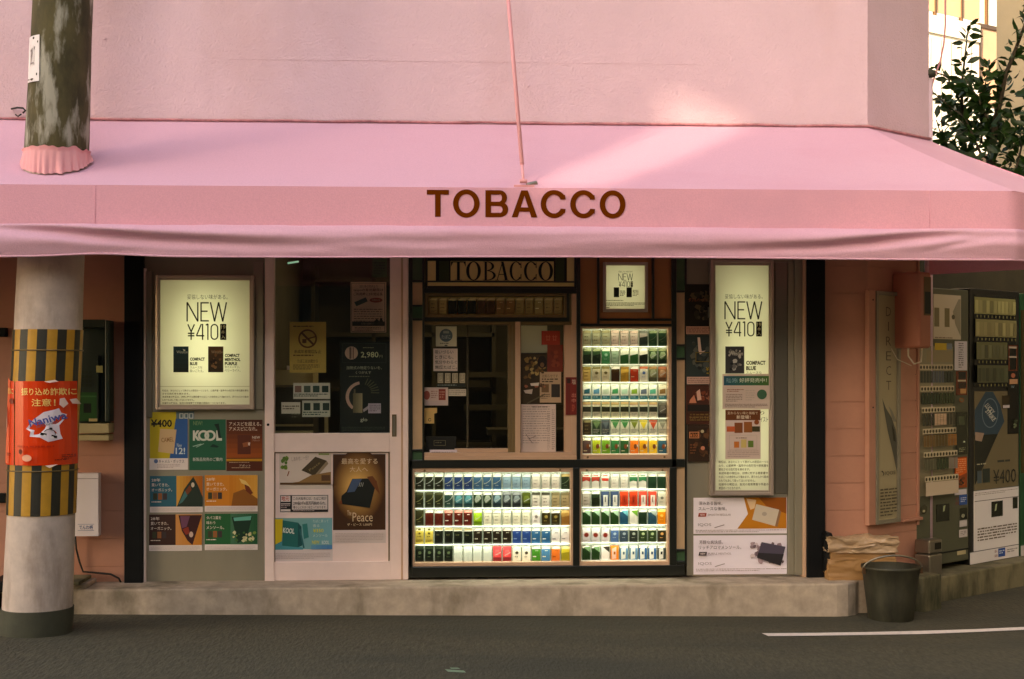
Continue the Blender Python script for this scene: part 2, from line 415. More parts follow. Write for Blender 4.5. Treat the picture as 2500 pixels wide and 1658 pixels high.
# ================================================================== STEP AND PLINTH
STEPZ = .226
def side_pts(u, o): p = SD.at(u, o, 0); return (p.x, p.y)
mit = math.tan(TH / 2)
ub = SD.u(2300, .3)
mb = MB()
xe = FR.u(2092, .3)
mb.prism([(-8, -.3), (xe - .12, -.3), (xe - .05, -.285), (xe + .01, -.24), (xe + .05, -.17), (SD.o.x + .1, -.15), side_pts(.13, .02), side_pts(.13, -.1), (SD.o.x, .3), (-8, .3)], lambda x: gz(x) - .1, STEPZ, 'conc')
tag(mb.build('step', bevel=.012), kind='structure')
mb = MB(); mb.prism([side_pts(.14, .3), side_pts(ub, .3), side_pts(ub, -.1), side_pts(.14, -.1)], lambda x: gz(x) - .1, STEPZ + .01, 'conc2')
tag(mb.build('step_block', bevel=.012), kind='structure')
mb = MB()
mb.prism([side_pts(ub + .16, .16), side_pts(4.6, .16), side_pts(4.6, -1.0), side_pts(ub + .16, -1.0)], lambda x: gz(x) - .1, STEPZ - .05, 'conc2')
mb.prism([side_pts(ub, .02), side_pts(ub + .16, .02), side_pts(ub + .16, -1.0), side_pts(ub, -1.0)], lambda x: gz(x) - .1, STEPZ - .08, 'conc2')
tag(mb.build('kerb', bevel=.01), kind='structure')

# ================================================================== SHOP BUILDING
shop = thing('shop_building', 'pink stucco corner tobacco shop with glazed ground floor front', 'shop', (0, .5, STEPZ))
ATT, FTOP, VBOT, PROJ = 3.017, 2.466, 2.098, 1.2
ue = SD.u(2268); A2 = SD.at(ue, 0, 0)
mb = MB()
bk = SD.at(ue, -5, 0)
mb.prism([(-8, 0), (SD.o.x, 0), (A2.x, A2.y), (bk.x, bk.y), (-8, 5)], 2.9, 8.0, 'wall')
FR.ubox(mb, FR.u(560), FR.u(1700), 0, .0018, FR.z(1100, 151), FR.z(1100, 148), 'wall')
for px_, py_ in ((255, 94), (1008, 108), (1290, 210), (1716, 218)):
    q = FR.pt(px_, py_); mb.tube([q, q + Vector((0, -.006, 0))], .008, 'wall', 8)
mb.build('upper_wall', shop, bevel=.008)
mb = MB()
FR.box(mb, -900, 300, 2118, 540, -.2, -.03, 'siding')
u0, u1 = 0, SD.u(2238)
SD.ubox(mb, 0, ue, -.2, -.03, 2.43, 2.9, 'siding')
mb.build('header_wall', shop)
def boards(mb, pl, u0, u1, z0, z1, pitch, ph):
    z = z0; first = True
    e = z0 + ph
    while z < z1:
        pl.ubox(mb, u0, u1, -.05, 0, z, min(e, z1) - .003, 'siding'); z = min(e, z1); e += pitch
    pl.ubox(mb, u0, u1, -.08, -.006, z0, z1, 'siding')
mb = MB(); boards(mb, FR, -8, FR.u(303), STEPZ, 2.43, .168, .094); mb.build('siding_wall', shop)
mb = MB(); boards(mb, FR, FR.u(2015), SD.o.x, STEPZ, 2.43, .168, .075); boards(mb, SD, 0, u1, STEPZ, 2.43, .168, .075)
mb.build('siding_wall', shop)
mb = MB(); SD.ubox(mb, u1 - .004, u1 + .02, -.1, .012, .5, 2.43, 'siding'); SD.ubox(mb, u1 - .2, u1 + .03, 0, .03, SD.z(2240, 1269), SD.z(2240, 1262), 'siding')
SD.ubox(mb, u1 - .28, u1 + .02, 0, .03, SD.z(2240, 1378), SD.z(2240, 1370), 'siding')
mb.build('corner_moulding', shop, bevel=.004)
for x0, x1, yb in ((303, 348, 1434), (1970, 2015, 1410)):
    mb = MB(); FR.box(mb, x0, 530, x1, yb, -.1, .06, 'black'); mb.build('corner_post', shop, bevel=.004)
mb = MB()                                   # weathered bead where the awning meets the wall
pts = [Vector((-8 + i * .12, -.012, ATT + .006 * mnoise.noise(Vector((i * .5, 0, 0))))) for i in range(int((SD.o.x + 8) / .12) + 1)] + [Vector((SD.o.x, -.01, ATT))]
pts += [SD.at(ue * k / 6, .012, ATT + .006 * mnoise.noise(Vector((k, 5, 0)))) for k in range(1, 7)]
mb.tube(pts, [.008 + .004 * mnoise.noise(Vector((i * .7, 3, 1))) for i in range(len(pts))], 'sealant', 6)
mb.build('sealant_bead', shop)
mb = MB()
mb.tube([SD.at(ue + .03, -.02, SD.z(2272, 190)), SD.at(ue + .03, -.02, .3)], .026, 'wall', 12)
mb.tube([SD.at(ue + .03, -.02, SD.z(2272, 186)), SD.at(ue + .03, -.02, SD.z(2272, 172))], .045, 'polebase', 12)
mb.build('drainpipe', shop)
# interior room
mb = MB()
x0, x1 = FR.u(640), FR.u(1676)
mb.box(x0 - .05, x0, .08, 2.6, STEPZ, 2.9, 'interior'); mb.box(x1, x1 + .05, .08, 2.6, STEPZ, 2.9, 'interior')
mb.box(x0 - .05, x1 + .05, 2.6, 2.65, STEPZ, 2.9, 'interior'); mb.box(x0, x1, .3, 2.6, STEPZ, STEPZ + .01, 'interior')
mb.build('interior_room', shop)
mb = MB()
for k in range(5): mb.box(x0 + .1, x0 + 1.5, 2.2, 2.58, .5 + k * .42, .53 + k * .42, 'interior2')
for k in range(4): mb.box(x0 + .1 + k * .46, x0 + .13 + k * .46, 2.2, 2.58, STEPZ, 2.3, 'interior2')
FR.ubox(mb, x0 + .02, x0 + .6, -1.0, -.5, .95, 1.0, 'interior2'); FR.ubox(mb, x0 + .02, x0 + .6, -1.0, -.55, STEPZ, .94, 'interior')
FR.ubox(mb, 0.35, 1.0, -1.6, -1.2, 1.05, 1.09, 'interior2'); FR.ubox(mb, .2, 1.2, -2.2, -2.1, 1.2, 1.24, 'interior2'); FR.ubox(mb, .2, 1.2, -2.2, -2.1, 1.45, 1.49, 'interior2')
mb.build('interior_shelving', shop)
mb = MB()
IC = Plane(0, .3, 0)
IC.box(mb, 650, 903, 764, 940, -.4, 0, 'interior3', 707); IC.box(mb, 650, 946, 764, 1120, -.4, -.02, 'interior2', 707); IC.box(mb, 650, 1036, 764, 1041, -.02, .01, 'interior3', 707); IC.box(mb, 650, 1052, 764, 1057, -.02, .01, 'interior3', 707)
IC.box(mb, 792, 1002, 800, 1200, -.05, 0, 'interior3', 796); IC.box(mb, 700, 893, 760, 903, -.3, -.05, 'whitepl', 730)
mb.build('interior_counter', shop)
mb = MB()
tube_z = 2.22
mb.tube([(x0 + .06, .9, tube_z), (Plane(0, .9, 0).u(729), .9, tube_z + .012)], .006, 'tube', 8)  # glowing rod stands in for a cyan streak reflected in the door glass
o = mb.build('glow_streak', shop)
area_light('ceiling_lamp', Plane(0, 1.2, 0), -.2, .9, 2.6, 2.61, 0, (.15, -1), 1.6, (255, 236, 200), shop)

# left metal panel (pieces round the light box)
pan = MB()
LB1 = (380, 672, 620, 1000)
FR.box(pan, 348, 530, 645, LB1[1], -.05, 0, 'panel'); FR.box(pan, 348, LB1[3], 645, 1422, -.05, 0, 'panel', 496)
FR.box(pan, 348, LB1[1], LB1[0], LB1[3], -.05, 0, 'panel', 496); FR.box(pan, LB1[2], LB1[1], 645, LB1[3], -.05, 0, 'panel', 496)
pan.build('metal_panel', shop)
mb = MB(); FR.box(mb, 349, 655, 356, 1426, 0, .025, 'steelw'); FR.box(mb, 357, 662, 371, 1020, 0, .014, 'steel'); mb.build('panel_trim', shop, bevel=.003)
mb = MB(); FR.box(mb, 618, 640, 643, 1000, 0, .016, 'steel'); mb.build('panel_trim', shop, bevel=.003)
# sliding door
door = MB()
FR.box(door, 668, 1058, 952, 1104, -.05, .01, 'steelw', 800); FR.box(door, 668, 1372, 985, 1417, -.05, .012, 'steelw', 800)
FR.box(door, 952, 520, 984, 1417, -.05, .014, 'steelw', 800); FR.box(door, 646, 520, 669, 1422, -.05, .02, 'steelw', 800)
dr = door.build('sliding_door', shop, bevel=.003)
mb = MB(); FR.box(mb, 668, 520, 952, 1059, -.03, -.024, 'glass', 800); mb.build('glass_pane', dr)
mb = MB(); FR.box(mb, 669, 1104, 951, 1372, -.05, -.012, 'steelw', 800)
FR.ring(mb, 669, 1103, 951, 1374, 3, -.03, -.008, 'olived'); mb.build('lower_panel', dr)
mb = MB(); FR.ring(mb, 957, 1012, 968, 1066, 2.5, .008, .022, 'olived'); FR.box(mb, 959.5, 1014, 965.5, 1064, .01, .0155, 'steel'); mb.build('handle', dr)
mb = MB()
c = FR.pt(654.5, 1037, .022); mb.tube([c + Vector((0, .004, 0)), c + Vector((0, -.003, 0))], .008, 'black', 12); mb.build('lock_cylinder', dr)
mb = MB(); FR.box(mb, 984, 520, 997, 1417, -.05, .03, 'steelw', 800); FR.box(mb, 979, 520, 984, 1417, -.05, .024, 'tan', 800); mb.build('door_jamb', shop, bevel=.003)

# tobacco counter front: black framed stained glass surround
cf = MB()
def bar(x0, y0, x1, y1, o1=.035, mt='blackp'): FR.box(cf, x0, y0, x1, y1, -.03, o1, mt, 1336)
bar(998, 520, 1007, 1408); bar(1031, 520, 1036, 1126)
bar(998, 1122, 1672, 1142); bar(998, 1382, 1672, 1408, .03); bar(998, 1142, 1005, 1382); bar(1399, 1142, 1415, 1382)
bar(1635, 1142, 1652, 1382); bar(1408, 520, 1417, 1122); bar(1640, 520, 1652, 1142)
bar(1007, 685, 1031, 690); bar(1007, 745, 1031, 749); bar(1007, 778, 1031, 783); bar(1007, 1096, 1031, 1101)
bar(1672, 520, 1677, 1382, .02)
for y in (708, 840, 873, 1343): bar(1652, y, 1672, y + 5)
bar(1652, 1372, 1672, 1382)
bar(1458, 520, 1464, 790); bar(1592, 520, 1598, 778); bar(1464, 777, 1640, 783); bar(1417, 790, 1640, 797)
bar(1036, 704, 1408, 716, .03); bar(1384, 716, 1390, 780, .03); bar(1036, 775, 1390, 785, .03)
bar(1040, 520, 1044, 704, .02); bar(1402, 520, 1408, 704, .02); bar(1044, 699, 1402, 704, .02); bar(1044, 686, 1402, 690, .02)
ctr = cf.build('counter_front', shop, bevel=.003)
tl = None
for x0_, y0_, x1_, y1_, mt in ((1007, 520, 1031, 685, 'green'), (1007, 690, 1031, 745, 'cream'), (1007, 749, 1031, 778, 'green'), (1007, 783, 1031, 1096, 'cream'), (1007, 1101, 1031, 1122, 'green'),
                              (1652, 520, 1672, 708, 'green'), (1652, 713, 1672, 840, 'cream'), (1652, 845, 1672, 873, 'green'), (1652, 878, 1672, 1343, 'cream'), (1652, 1348, 1672, 1372, 'green')):
    if tl is None or x0_ != lastx:
        if tl: tl.build('stained_glass_strip', ctr)
        tl = MB(); lastx = x0_
    FR.box(tl, x0_, y0_, x1_, y1_, -.03, .012, mt, 1336)
tl.build('stained_glass_strip', ctr)
bp = MB()
FR.box(bp, 1417, 520, 1458, 790, -.03, .01, 'brownp', 1528); FR.box(bp, 1598, 520, 1640, 778, -.03, .01, 'brownp', 1528)
FR.box(bp, 1464, 520, 1592, 640, -.03, .01, 'brownp', 1528); FR.box(bp, 1464, 762, 1592, 777, -.03, .01, 'brownp', 1528)
FR.box(bp, 1464, 640, 1473, 762, -.03, .01, 'brownp', 1528); FR.box(bp, 1582, 640, 1592, 762, -.03, .01, 'brownp', 1528)
FR.box(bp, 1464, 783, 1640, 790, -.03, .012, 'brownp', 1528)
bp.build('brown_panel', ctr)
# serif sign
sg = Print(FR, -.01, 1223); sg.mt = 'ink'
sg.base(1044, 520, 1402, 700, (222, 196, 132), .02, 'olive')
K = (20, 18, 12)
for a, b in ((1064, 1072), (1097, 1100), (1352, 1356), (1378, 1384)): sg.rect(a, 520, b, 687, K)
sg.rect(1072, 520, 1097, 687, (52, 62, 34)); sg.rect(1356, 520, 1378, 687, (52, 62, 34))
sg.rect(1044, 520, 1352, 638, K)
def ser(ch, x0, x1, y0=639, y1=685):
    X = lambda t: x0 + (x1 - x0) * t
    Y = lambda t: y1 - (y1 - y0) * t
    rc = lambda a, b, c, d: sg.rect(X(a), Y(d), X(c), Y(b), K)
    if ch == 'T':
        rc(0, .95, 1, 1); rc(.41, 0, .6, 1); rc(.26, 0, .75, .03)
        sg.poly([(X(0), Y(1)), (X(.14), Y(.95)), (X(.0), Y(.72))], K); sg.poly([(X(1), Y(1)), (X(1), Y(.72)), (X(.86), Y(.95))], K)
    elif ch == 'O': sg.arc(X(.5), Y(.5), X(.5) - X(0), Y(0) - Y(.51), X(.29) - X(0), Y(0) - Y(.47), 0, 360, K, 32)
    elif ch == 'B':
        rc(.1, 0, .28, 1); rc(0, 0, .35, .03); rc(0, .97, .35, 1)
        sg.arc(X(.3), Y(.755), X(.55) - X(0), Y(0) - Y(.245), X(.36) - X(0), Y(0) - Y(.21), -90, 90, K, 14)
        sg.arc(X(.3), Y(.265), X(.68) - X(0), Y(0) - Y(.265), X(.48) - X(0), Y(0) - Y(.23), -90, 90, K, 14)
    elif ch == 'A':
        sg.poly([(X(.1), Y(0)), (X(.5), Y(1)), (X(.55), Y(1)), (X(.16), Y(0))], K); sg.poly([(X(.7), Y(0)), (X(.42), Y(1)), (X(.6), Y(1)), (X(.9), Y(0))], K)
        rc(.26, .3, .76, .34); rc(0, 0, .26, .03); rc(.6, 0, 1, .03)
    elif ch == 'C':
        sg.arc(X(.55), Y(.5), X(.55) - X(0), Y(0) - Y(.51), X(.34) - X(0), Y(0) - Y(.47), 42, 318, K, 26)
        sg.poly([(X(.97), Y(1)), (X(1), Y(.66)), (X(.93), Y(.66)), (X(.9), Y(.86))], K); sg.poly([(X(.97), Y(0)), (X(.9), Y(.14)), (X(.93), Y(.34)), (X(1), Y(.34))], K)
for ch, a, b in (('T', 1101, 1137), ('O', 1138, 1174), ('B', 1180, 1211), ('A', 1209, 1243), ('C', 1244, 1273), ('C', 1279, 1310), ('O', 1314, 1350)): ser(ch, a, b)
sg.build('serif_sign', ctr)
# service window
sw = MB()
def wb(x0, y0, x1, y1, o0, o1, mt): FR.box(sw, x0, y0, x1, y1, o0, o1, mt, 1218)
wb(1036, 785, 1400, 793, -.05, .015, 'olived'); wb(1036, 1114, 1408, 1123, -.05, .045, 'tan'); wb(1036, 1105, 1398, 1114, -.05, .03, 'tan')
wb(1240, 790, 1250, 1112, -.05, .005, 'olived'); wb(1250, 790, 1258, 1108, -.05, .015, 'olived'); wb(1258, 785, 1271, 1112, -.05, .022, 'tan')
wb(1139, 793, 1144, 1105, -.06, -.03, 'interior2'); wb(1378, 785, 1396, 1105, -.05, .01, 'tan'); wb(1396, 716, 1408, 1114, -.05, .02, 'tan')
wb(1271, 785, 1378, 791, -.05, .01, 'olived'); wb(1110, 1095, 1240, 1105, -.05, .0, 'tan')
win = sw.build('service_window', shop, bevel=.002)
for a, b in ((1036, 1140), (1144, 1240), (1271, 1378)):
    mb = MB(); FR.box(mb, a, 793, b, 1105, -.045, -.04, 'glass', 1218); mb.build('glass_pane', win)

# right metal panel round the tall light box
LB2 = (1735, 635, 1889, 1210)
pan = MB()
FR.box(pan, 1677, 520, 1940, LB2[1], -.05, 0, 'panel', 1800); FR.box(pan, 1677, LB2[3], 1965, 1404, -.05, 0, 'panel', 1800)
FR.box(pan, 1677, LB2[1], LB2[0], LB2[3], -.05, 0, 'panel', 1800); FR.box(pan, LB2[2], LB2[1], 1965, LB2[3], -.05, 0, 'panel', 1800)
pan.build('metal_panel', shop)
mb = MB(); FR.box(mb, 1892, 640, 1923, 1205, 0, .012, 'steel'); FR.box(mb, 1924, 640, 1939, 1404, 0, .02, 'panel', 1930); mb.build('panel_trim', shop, bevel=.004)
mb = MB(); FR.box(mb, 1940, 530, 1960, 1404, -.05, .03, 'panel', 1950); FR.box(mb, 1961, 530, 1969, 1410, -.05, .05, 'tan', 1950); mb.build('panel_trim', shop, bevel=.004)

# ================================================================== AWNING
awn = thing('awning', 'long pink cloth awning lettered TOBACCO above the shop front', 'awning', (0, -.6, VBOT))
XL = -7.5
B1 = Vector((SD.o.x + PROJ * mit, -PROJ)); B2 = SD.at(ue, PROJ, 0).xy
mb = MB()
def grid(mb, fn, nu, nv, mt, close=False):
    vs_ = [fn(i / nu, j / nv) for j in range(nv + 1) for i in range(nu + 1)]
    mb.mesh(vs_, [(j * (nu + 1) + i, j * (nu + 1) + i + 1, (j + 1) * (nu + 1) + i + 1, (j + 1) * (nu + 1) + i) for j in range(nv) for i in range(nu)], mt, smooth=True)
def lerp(a, b, t): return a + (b - a) * t
def roofpt(a, b, v):
    p = Vector((a.x, a.y, ATT - .01)).lerp(Vector((b.x, b.y, FTOP)), v); p.z -= .012 * math.sin(math.pi * v); return p
C2 = Vector((SD.o.x, 0))
def top_front(u, v):
    a = Vector((lerp(XL, C2.x, u), -.005)); b = Vector((lerp(XL, B1.x, u), -PROJ))
    p = roofpt(a, b, v); p.z += .004 * mnoise.noise(Vector((p.x * 1.3, p.y * 2, 0))) * math.sin(math.pi * v); return p
grid(mb, lambda u, v: top_front(u, 1 - v), 80, 10, 'cloth')
grid(mb, lambda u, v: roofpt(C2.lerp(A2.xy, u), B1.lerp(B2, u), 1 - v), 10, 10, 'cloth')
mb.build('canopy_top', awn)
FZ = 2.262                                    # where the stiff front band ends and the loose valance starts
LEN1 = B1.x - XL; LEN2 = (B2 - B1).length; LEN3 = (A2.xy - B2).length
def along(s):                                 # point and outward normal of the awning's front line at arc length s
    if s <= LEN1: return Vector((XL + s, -PROJ)), Vector((0, -1))
    if s <= LEN1 + LEN2: return B1.lerp(B2, (s - LEN1) / LEN2), SD.n
    t = (s - LEN1 - LEN2) / LEN3; return B2.lerp(A2.xy, t), SD.d
mb = MB()
def fas(u, v):
    p, n = along(u * (LEN1 + LEN2)); return Vector((p.x + n.x * .004 * (1 - v), p.y + n.y * .004 * (1 - v), lerp(FZ - .012, FTOP, v)))
grid(mb, fas, 260, 3, 'cloth2'); fb = mb.build('front_band', awn)
for px_ in (232, 2270):
    mb = MB(); q = Plane(0, -PROJ - .004, 0).pt(px_, 480); mb.tube([(q.x, -PROJ - .004, FZ + .004), (q.x, -PROJ - .001, FTOP)], .0013, 'cloth2', 6); mb.build('seam', fb)
AP = Plane(0, -PROJ, 0)
fold = lambda pts, x: None
def path(pts, x):
    if x <= pts[0][0]: return pts[0][1]
    for (a, b), (c, d) in zip(pts, pts[1:]):
        if x <= c:
            t = (x - a) / (c - a); return lerp(b, d, t)
    return pts[-1][1]
#  each fold: line of the crease (photo px), depth along it, half width px, sign
FOLDS = [([(-200, 556), (0, 560), (130, 566), (230, 576), (400, 588), (620, 597), (900, 604)], [(-200, .02), (0, .02), (120, .028), (320, .028), (600, .016), (900, .0)], 13),
         ([(-200, 530), (0, 541), (110, 531), (160, 528)], [(-200, .006), (0, .006), (160, .0)], 6),
         ([(180, 526), (300, 541), (460, 551), (760, 562)], [(150, .0), (230, .008), (500, .008), (900, 0)], 10),
         ([(1560, 612), (1800, 611), (1990, 605), (2120, 595), (2230, 583), (2340, 577), (2560, 580)], [(1500, 0), (1800, .009), (2000, .02), (2150, .028), (2260, .022), (2380, .012), (2560, .008)], 12),
         ([(1700, 556), (1960, 559), (2200, 553), (2300, 550)], [(1650, 0), (1850, .007), (2150, .01), (2300, .0)], 10),
         ([(2180, 541), (2290, 550), (2420, 549), (2560, 543)], [(2150, 0), (2290, .007), (2560, .006)], 5),
         ([(2260, 612), (2330, 598), (2420, 585)], [(2230, 0), (2330, .008), (2430, 0)], 9),
         ([(900, 590), (1250, 592), (1600, 585)], [(850, 0), (1100, .004), (1600, 0)], 14)]
def val(u, v):                                # v = 0 hem, 1 top
    s = u * (LEN1 + LEN2); p, n = along(s)
    t = 1 - v
    zt = FZ + .0035 * mnoise.noise(Vector((p.x * 2.2, 0, 5))) + .002 * mnoise.noise(Vector((p.x * 9, 0, 5))); zb = VBOT + .004 * math.sin(p.x * 1.7) + (.010 if False else 0)
    sag = .012 * max(0, math.exp(-((p.x + 2.6) / .9) ** 2)) - .014 * math.exp(-((p.x + 1.75) / .25) ** 2)
    zb -= sag
    z = lerp(zt, zb, t)
    off = .036 * math.sin(math.pi * min(1, t * 1.0) ** .62) + .016 * t
    off += .004 + .006 * mnoise.noise(Vector((p.x * 1.1, z * 14, 9))) * min(1, t * 5)
    off += .003 * mnoise.noise(Vector((p.x * 4, z * 25, 1))) * min(1, t * 4)
    dd = PROJ
    q = Vector((p.x, p.y, z)) - CAM; sn, c = math.sin(YAW), math.cos(YAW)
    dep = q.x * sn + q.y * c; px = CXP + FPX * (q.x * c - q.y * sn) / dep; py = HYP - FPX * q.z / dep
    for ln, dp, hw in FOLDS:
        d = (py - path(ln, px)) / hw
        if abs(d) < 3.5:
            off -= path(dp, px) * 1.35 * math.exp(-d * d)
            off += path(dp, px) * .55 * math.exp(-((d + 1.6) ** 2) * .8)
    return Vector((p.x + n.x * off, p.y + n.y * off, z))
mb = MB(); grid(mb, val, 560, 44, 'cloth'); va = mb.build('valance', awn)
mb = MB()
hem = [val(i / 300, 0) for i in range(301)]; mb.tube(hem, .0055, 'cloth', 6); mb.build('hem', va)
mb = MB()                                     # return of the valance along the far end
def ret(u, v):
    p = B2.lerp(A2.xy, u); return Vector((p.x, p.y, lerp(VBOT + .03, lerp(FTOP, ATT - .02, u), v)))
grid(mb, ret, 12, 6, 'cloth2'); mb.build('end_valance', awn)
M['flatink'] = mat('dull lettering paint', None, .9, attr=True, spec=.05)
lt = Print(AP, .0036, 1285, eps=.0001); lt.mt = 'flatink'
FAP = Plane(0, -PROJ, 0)
def sans(ch, x0, x1, y0, y1, K):
    w_, h_ = x1 - x0, y1 - y0; st = 14.0
    X = lambda t: x0 + t * w_
    Y = lambda t: y1 - t * h_
    if ch == 'T': lt.rect(x0, y0, x1, y0 + 11.5, K); lt.rect(X(.5) - 7, y0 + 11, X(.5) + 7, y1, K)
    elif ch == 'O': lt.arc(X(.5), Y(.5), w_ / 2, h_ / 2, w_ / 2 - 13.5, h_ / 2 - 11.5, 0, 360, K, 56)
    elif ch == 'C':
        lt.arc(X(.53), Y(.5), .53 * w_, h_ / 2, .53 * w_ - 13.5, h_ / 2 - 11.5, 38, 322, K, 46)
        for sg_ in (1, -1): cy = Y(.5); lt.poly([(X(.76), cy - sg_ * 19), (X(.97), cy - sg_ * 23), (X(1.0), cy - sg_ * 11.5), (X(.79), cy - sg_ * 11)][::sg_], K)
    elif ch == 'B':
        lt.rect(x0, y0, x0 + 14, y1, K); cx = X(.62)
        for q in ((y0, y0 + 11), (y0 + 28, y0 + 38.5), (y1 - 11, y1)): lt.rect(x0 + 13, q[0], cx, q[1], K)
        lt.arc(cx, y0 + 18.5, .36 * w_ - 2, 18.5, .36 * w_ - 14.5, 8.5, -90, 90, K, 18); lt.arc(cx, y1 - 19, .38 * w_, 19, .38 * w_ - 14, 8.5, -90, 90, K, 18)
    elif ch == 'A':
        lt.poly([(X(0), y1), (X(.5) - 8, y0), (X(.5) + 4, y0), (X(0) + 15, y1)], K); lt.poly([(X(1) - 15, y1), (X(.5) - 4, y0), (X(.5) + 8, y0), (X(1), y1)], K)
        lt.rect(X(.28), Y(.37), X(.72), Y(.21), K)
for ch, a, b in (('T', 1042, 1096), ('O', 1106, 1171), ('B', 1185, 1241), ('A', 1249, 1312), ('C', 1320, 1381), ('C', 1392, 1453), ('O', 1464, 1527)):
    y0, y1 = (465, 531) if ch in 'TBA' else (463.5, 532.5)
    sans(ch, a, b, y0, y1, (100, 42, 0))
lt.build('lettering', awn)
# stay rod and bracket
rb = AP.pt(1278, 452, 0); rb.z = FTOP + .035
rt = Vector((rb.x - .08, -.01, FTOP + 2.0))
mb = MB()
k1 = rb.lerp(rt, .05)
mb.tube([rb, k1], .007, 'rod', 8); mb.tube([k1, rt], .0115, 'rod', 10)
rod = mb.build('stay_rod', awn)
mb = MB()
mb.box(rb.x - .05, rb.x + .06, -PROJ + .01, -PROJ + .09, FTOP - .002, FTOP + .018, 'rod')
mb.tube([rb + Vector((-.02, 0, .0)), rb + Vector((.02, 0, 0))], .012, 'rod', 8)
mb.tube([(rb.x + .02, -PROJ + .05, FTOP + .02), (rb.x + .075, -PROJ + .07, FTOP + .035)], .014, 'steel', 8)
mb.build('bracket', rod, bevel=.003)
# frill round the pole
PP = Plane(0, -.85, 0)
def polec(py):
    pts = [(-600, 110, 253), (0, 82, 226), (100, 77, 222), (340, 63, 217), (640, 45, 203), (800, 37, 200), (1000, 27, 190), (1250, 20, 182), (1480, 8, 176), (1540, 2, 173)]
    for (a, l, r), (b, l2, r2) in zip(pts, pts[1:]):
        if py <= b or b == 1540:
            t = (py - a) / (b - a); l_, r_ = lerp(l, l2, t), lerp(r, r2, t); break
    c = PP.pt((l_ + r_) / 2, py); rad = abs(PP.u(r_) - PP.u(l_)) / 2
    return c, rad
mb = MB(); vs_ = []; nseg = 220
roofz = lambda y: ATT + (FTOP - ATT) * (-y / PROJ)
cp, rp_ = polec(374)
for j in range(9):
    t = j / 8
    for i in range(nseg):
        a = 2 * math.pi * i / nseg
        wv = (.7 * mnoise.noise(Vector((math.cos(a) * 4.2, math.sin(a) * 4.2, 2))) + .75 * mnoise.noise(Vector((math.cos(a) * 9, math.sin(a) * 9, 7 + t * .8))) + .35 * math.sin(a * 31 + 2 * math.sin(a * 3))) * (.007 if j == 0 else .002 + .017 * max(0, t - .1))
        r = rp_ + (.011, .004, .005, .006, .008, .009, .011, .013, .016)[j] + wv
        x, y = cp.x + r * math.cos(a), cp.y + r * math.sin(a)
        zt = cp.z + .012 + .014 * mnoise.noise(Vector((math.cos(a) * 5, math.sin(a) * 5, 4)))
        zb = roofz(y) + .004
        vs_.append((x, y, lerp(zt, min(zb, zt), t ** 1.1)))
mb.mesh(vs_, [(j * nseg + i, (j + 1) * nseg + i, (j + 1) * nseg + (i + 1) % nseg, j * nseg + (i + 1) % nseg) for j in range(8) for i in range(nseg)], 'frill', smooth=True)
mb.build('pole_frill', awn)

# ================================================================== UTILITY POLE
pc0, pr0 = polec(1530)
pole = thing('utility_pole', 'mossy concrete utility pole with striped guard, passing up through the awning', 'utility pole', (pc0.x, pc0.y, gz(pc0.x)))
def lathe(mb, pys, extra, matfn, n=66, nv=1):
    rings = [polec(p) for p in pys]; vs_ = []
    for c, r in rings:
        for i in range(n):
            a = 2 * math.pi * i / n; vs_.append((c.x + (r + extra) * math.cos(a), c.y + (r + extra) * math.sin(a), c.z))
    for k in range(len(pys) - 1):
        for i in range(n):
            q = [vs_[k * n + i], vs_[(k + 1) * n + i], vs_[(k + 1) * n + (i + 1) % n], vs_[k * n + (i + 1) % n]]
            mb.face([q[0], q[1], q[2], q[3]], matfn(360 * (i + .5) / n), smooth=True)
    for ring, rev in ((0, False), (len(pys) - 1, True)):
        p = vs_[ring * n:(ring + 1) * n]; mb.face(p if not rev else p[::-1], matfn(0))
mb = MB(); lathe(mb, [-900, -400, 0, 100, 200, 340, 420], 0, lambda a: 'polemoss'); mb.build('shaft', pole)
mb = MB(); lathe(mb, [420, 560, 700, 806], 0, lambda a: 'polepaint'); mb.build('painted_band', pole)
mb = MB(); lathe(mb, [806, 1030, 1253], .005, lambda a: 'poleyel' if int(((a + 94.3) % 360) / (360 / 22)) % 2 else 'poleblk'); gd = mb.build('striped_guard', pole)
mb = MB()
for py in (856, 1146):
    c, r = polec(py); mb.tube([(c.x + (r + .007) * math.cos(a * .2), c.y + (r + .007) * math.sin(a * .2), c.z) for a in range(32)] , .004, 'olived', 6, caps=False)
c, r = polec(806)
mb.build('guard_band', gd)
mb = MB(); lathe(mb, [1253, 1380, 1484], 0, lambda a: 'polepaint'); mb.build('painted_band', pole)
mb = MB(); lathe(mb, [1482, 1560], .006, lambda a: 'polebase'); mb.build('base_collar', pole)
def on_pole(extra):
    def fn(x, y, o):
        c, r = polec(y); a = math.asin(max(-.998, min(.998, ((x - CXP) - (0)) and (PP.u(x) - c.x) / r))); rr = r + o
        return Vector((c.x + rr * math.sin(a), c.y - rr * math.cos(a), c.z))
    return fn
pl_ = Print(None, .004, 0, fn=on_pole(0))
pl_.base(82, 100, 116, 212, (225, 214, 214), .002, nx=6)
pl_.ell(99, 106, 3, 3, (60, 50, 40)); pl_.ell(96, 206, 3, 3, (60, 50, 40)); pl_.rect(110, 114, 113, 119, (60, 50, 45)); pl_.rect(108, 192, 111, 198, (60, 50, 45))
pl_.txt("ケイ17", 90, 120, 104, 176, (120, 105, 100), rot=0); pl_.line(96, 130, 92, 170, 1.6, (110, 95, 90)); pl_.line(92, 168, 101, 166, 1.6, (110, 95, 90))
pl_.micro(84, 204, 110, 209, 1, (90, 80, 70))
tag(pl_.build('number_plate', pole), 'white metal plate with faded marks')

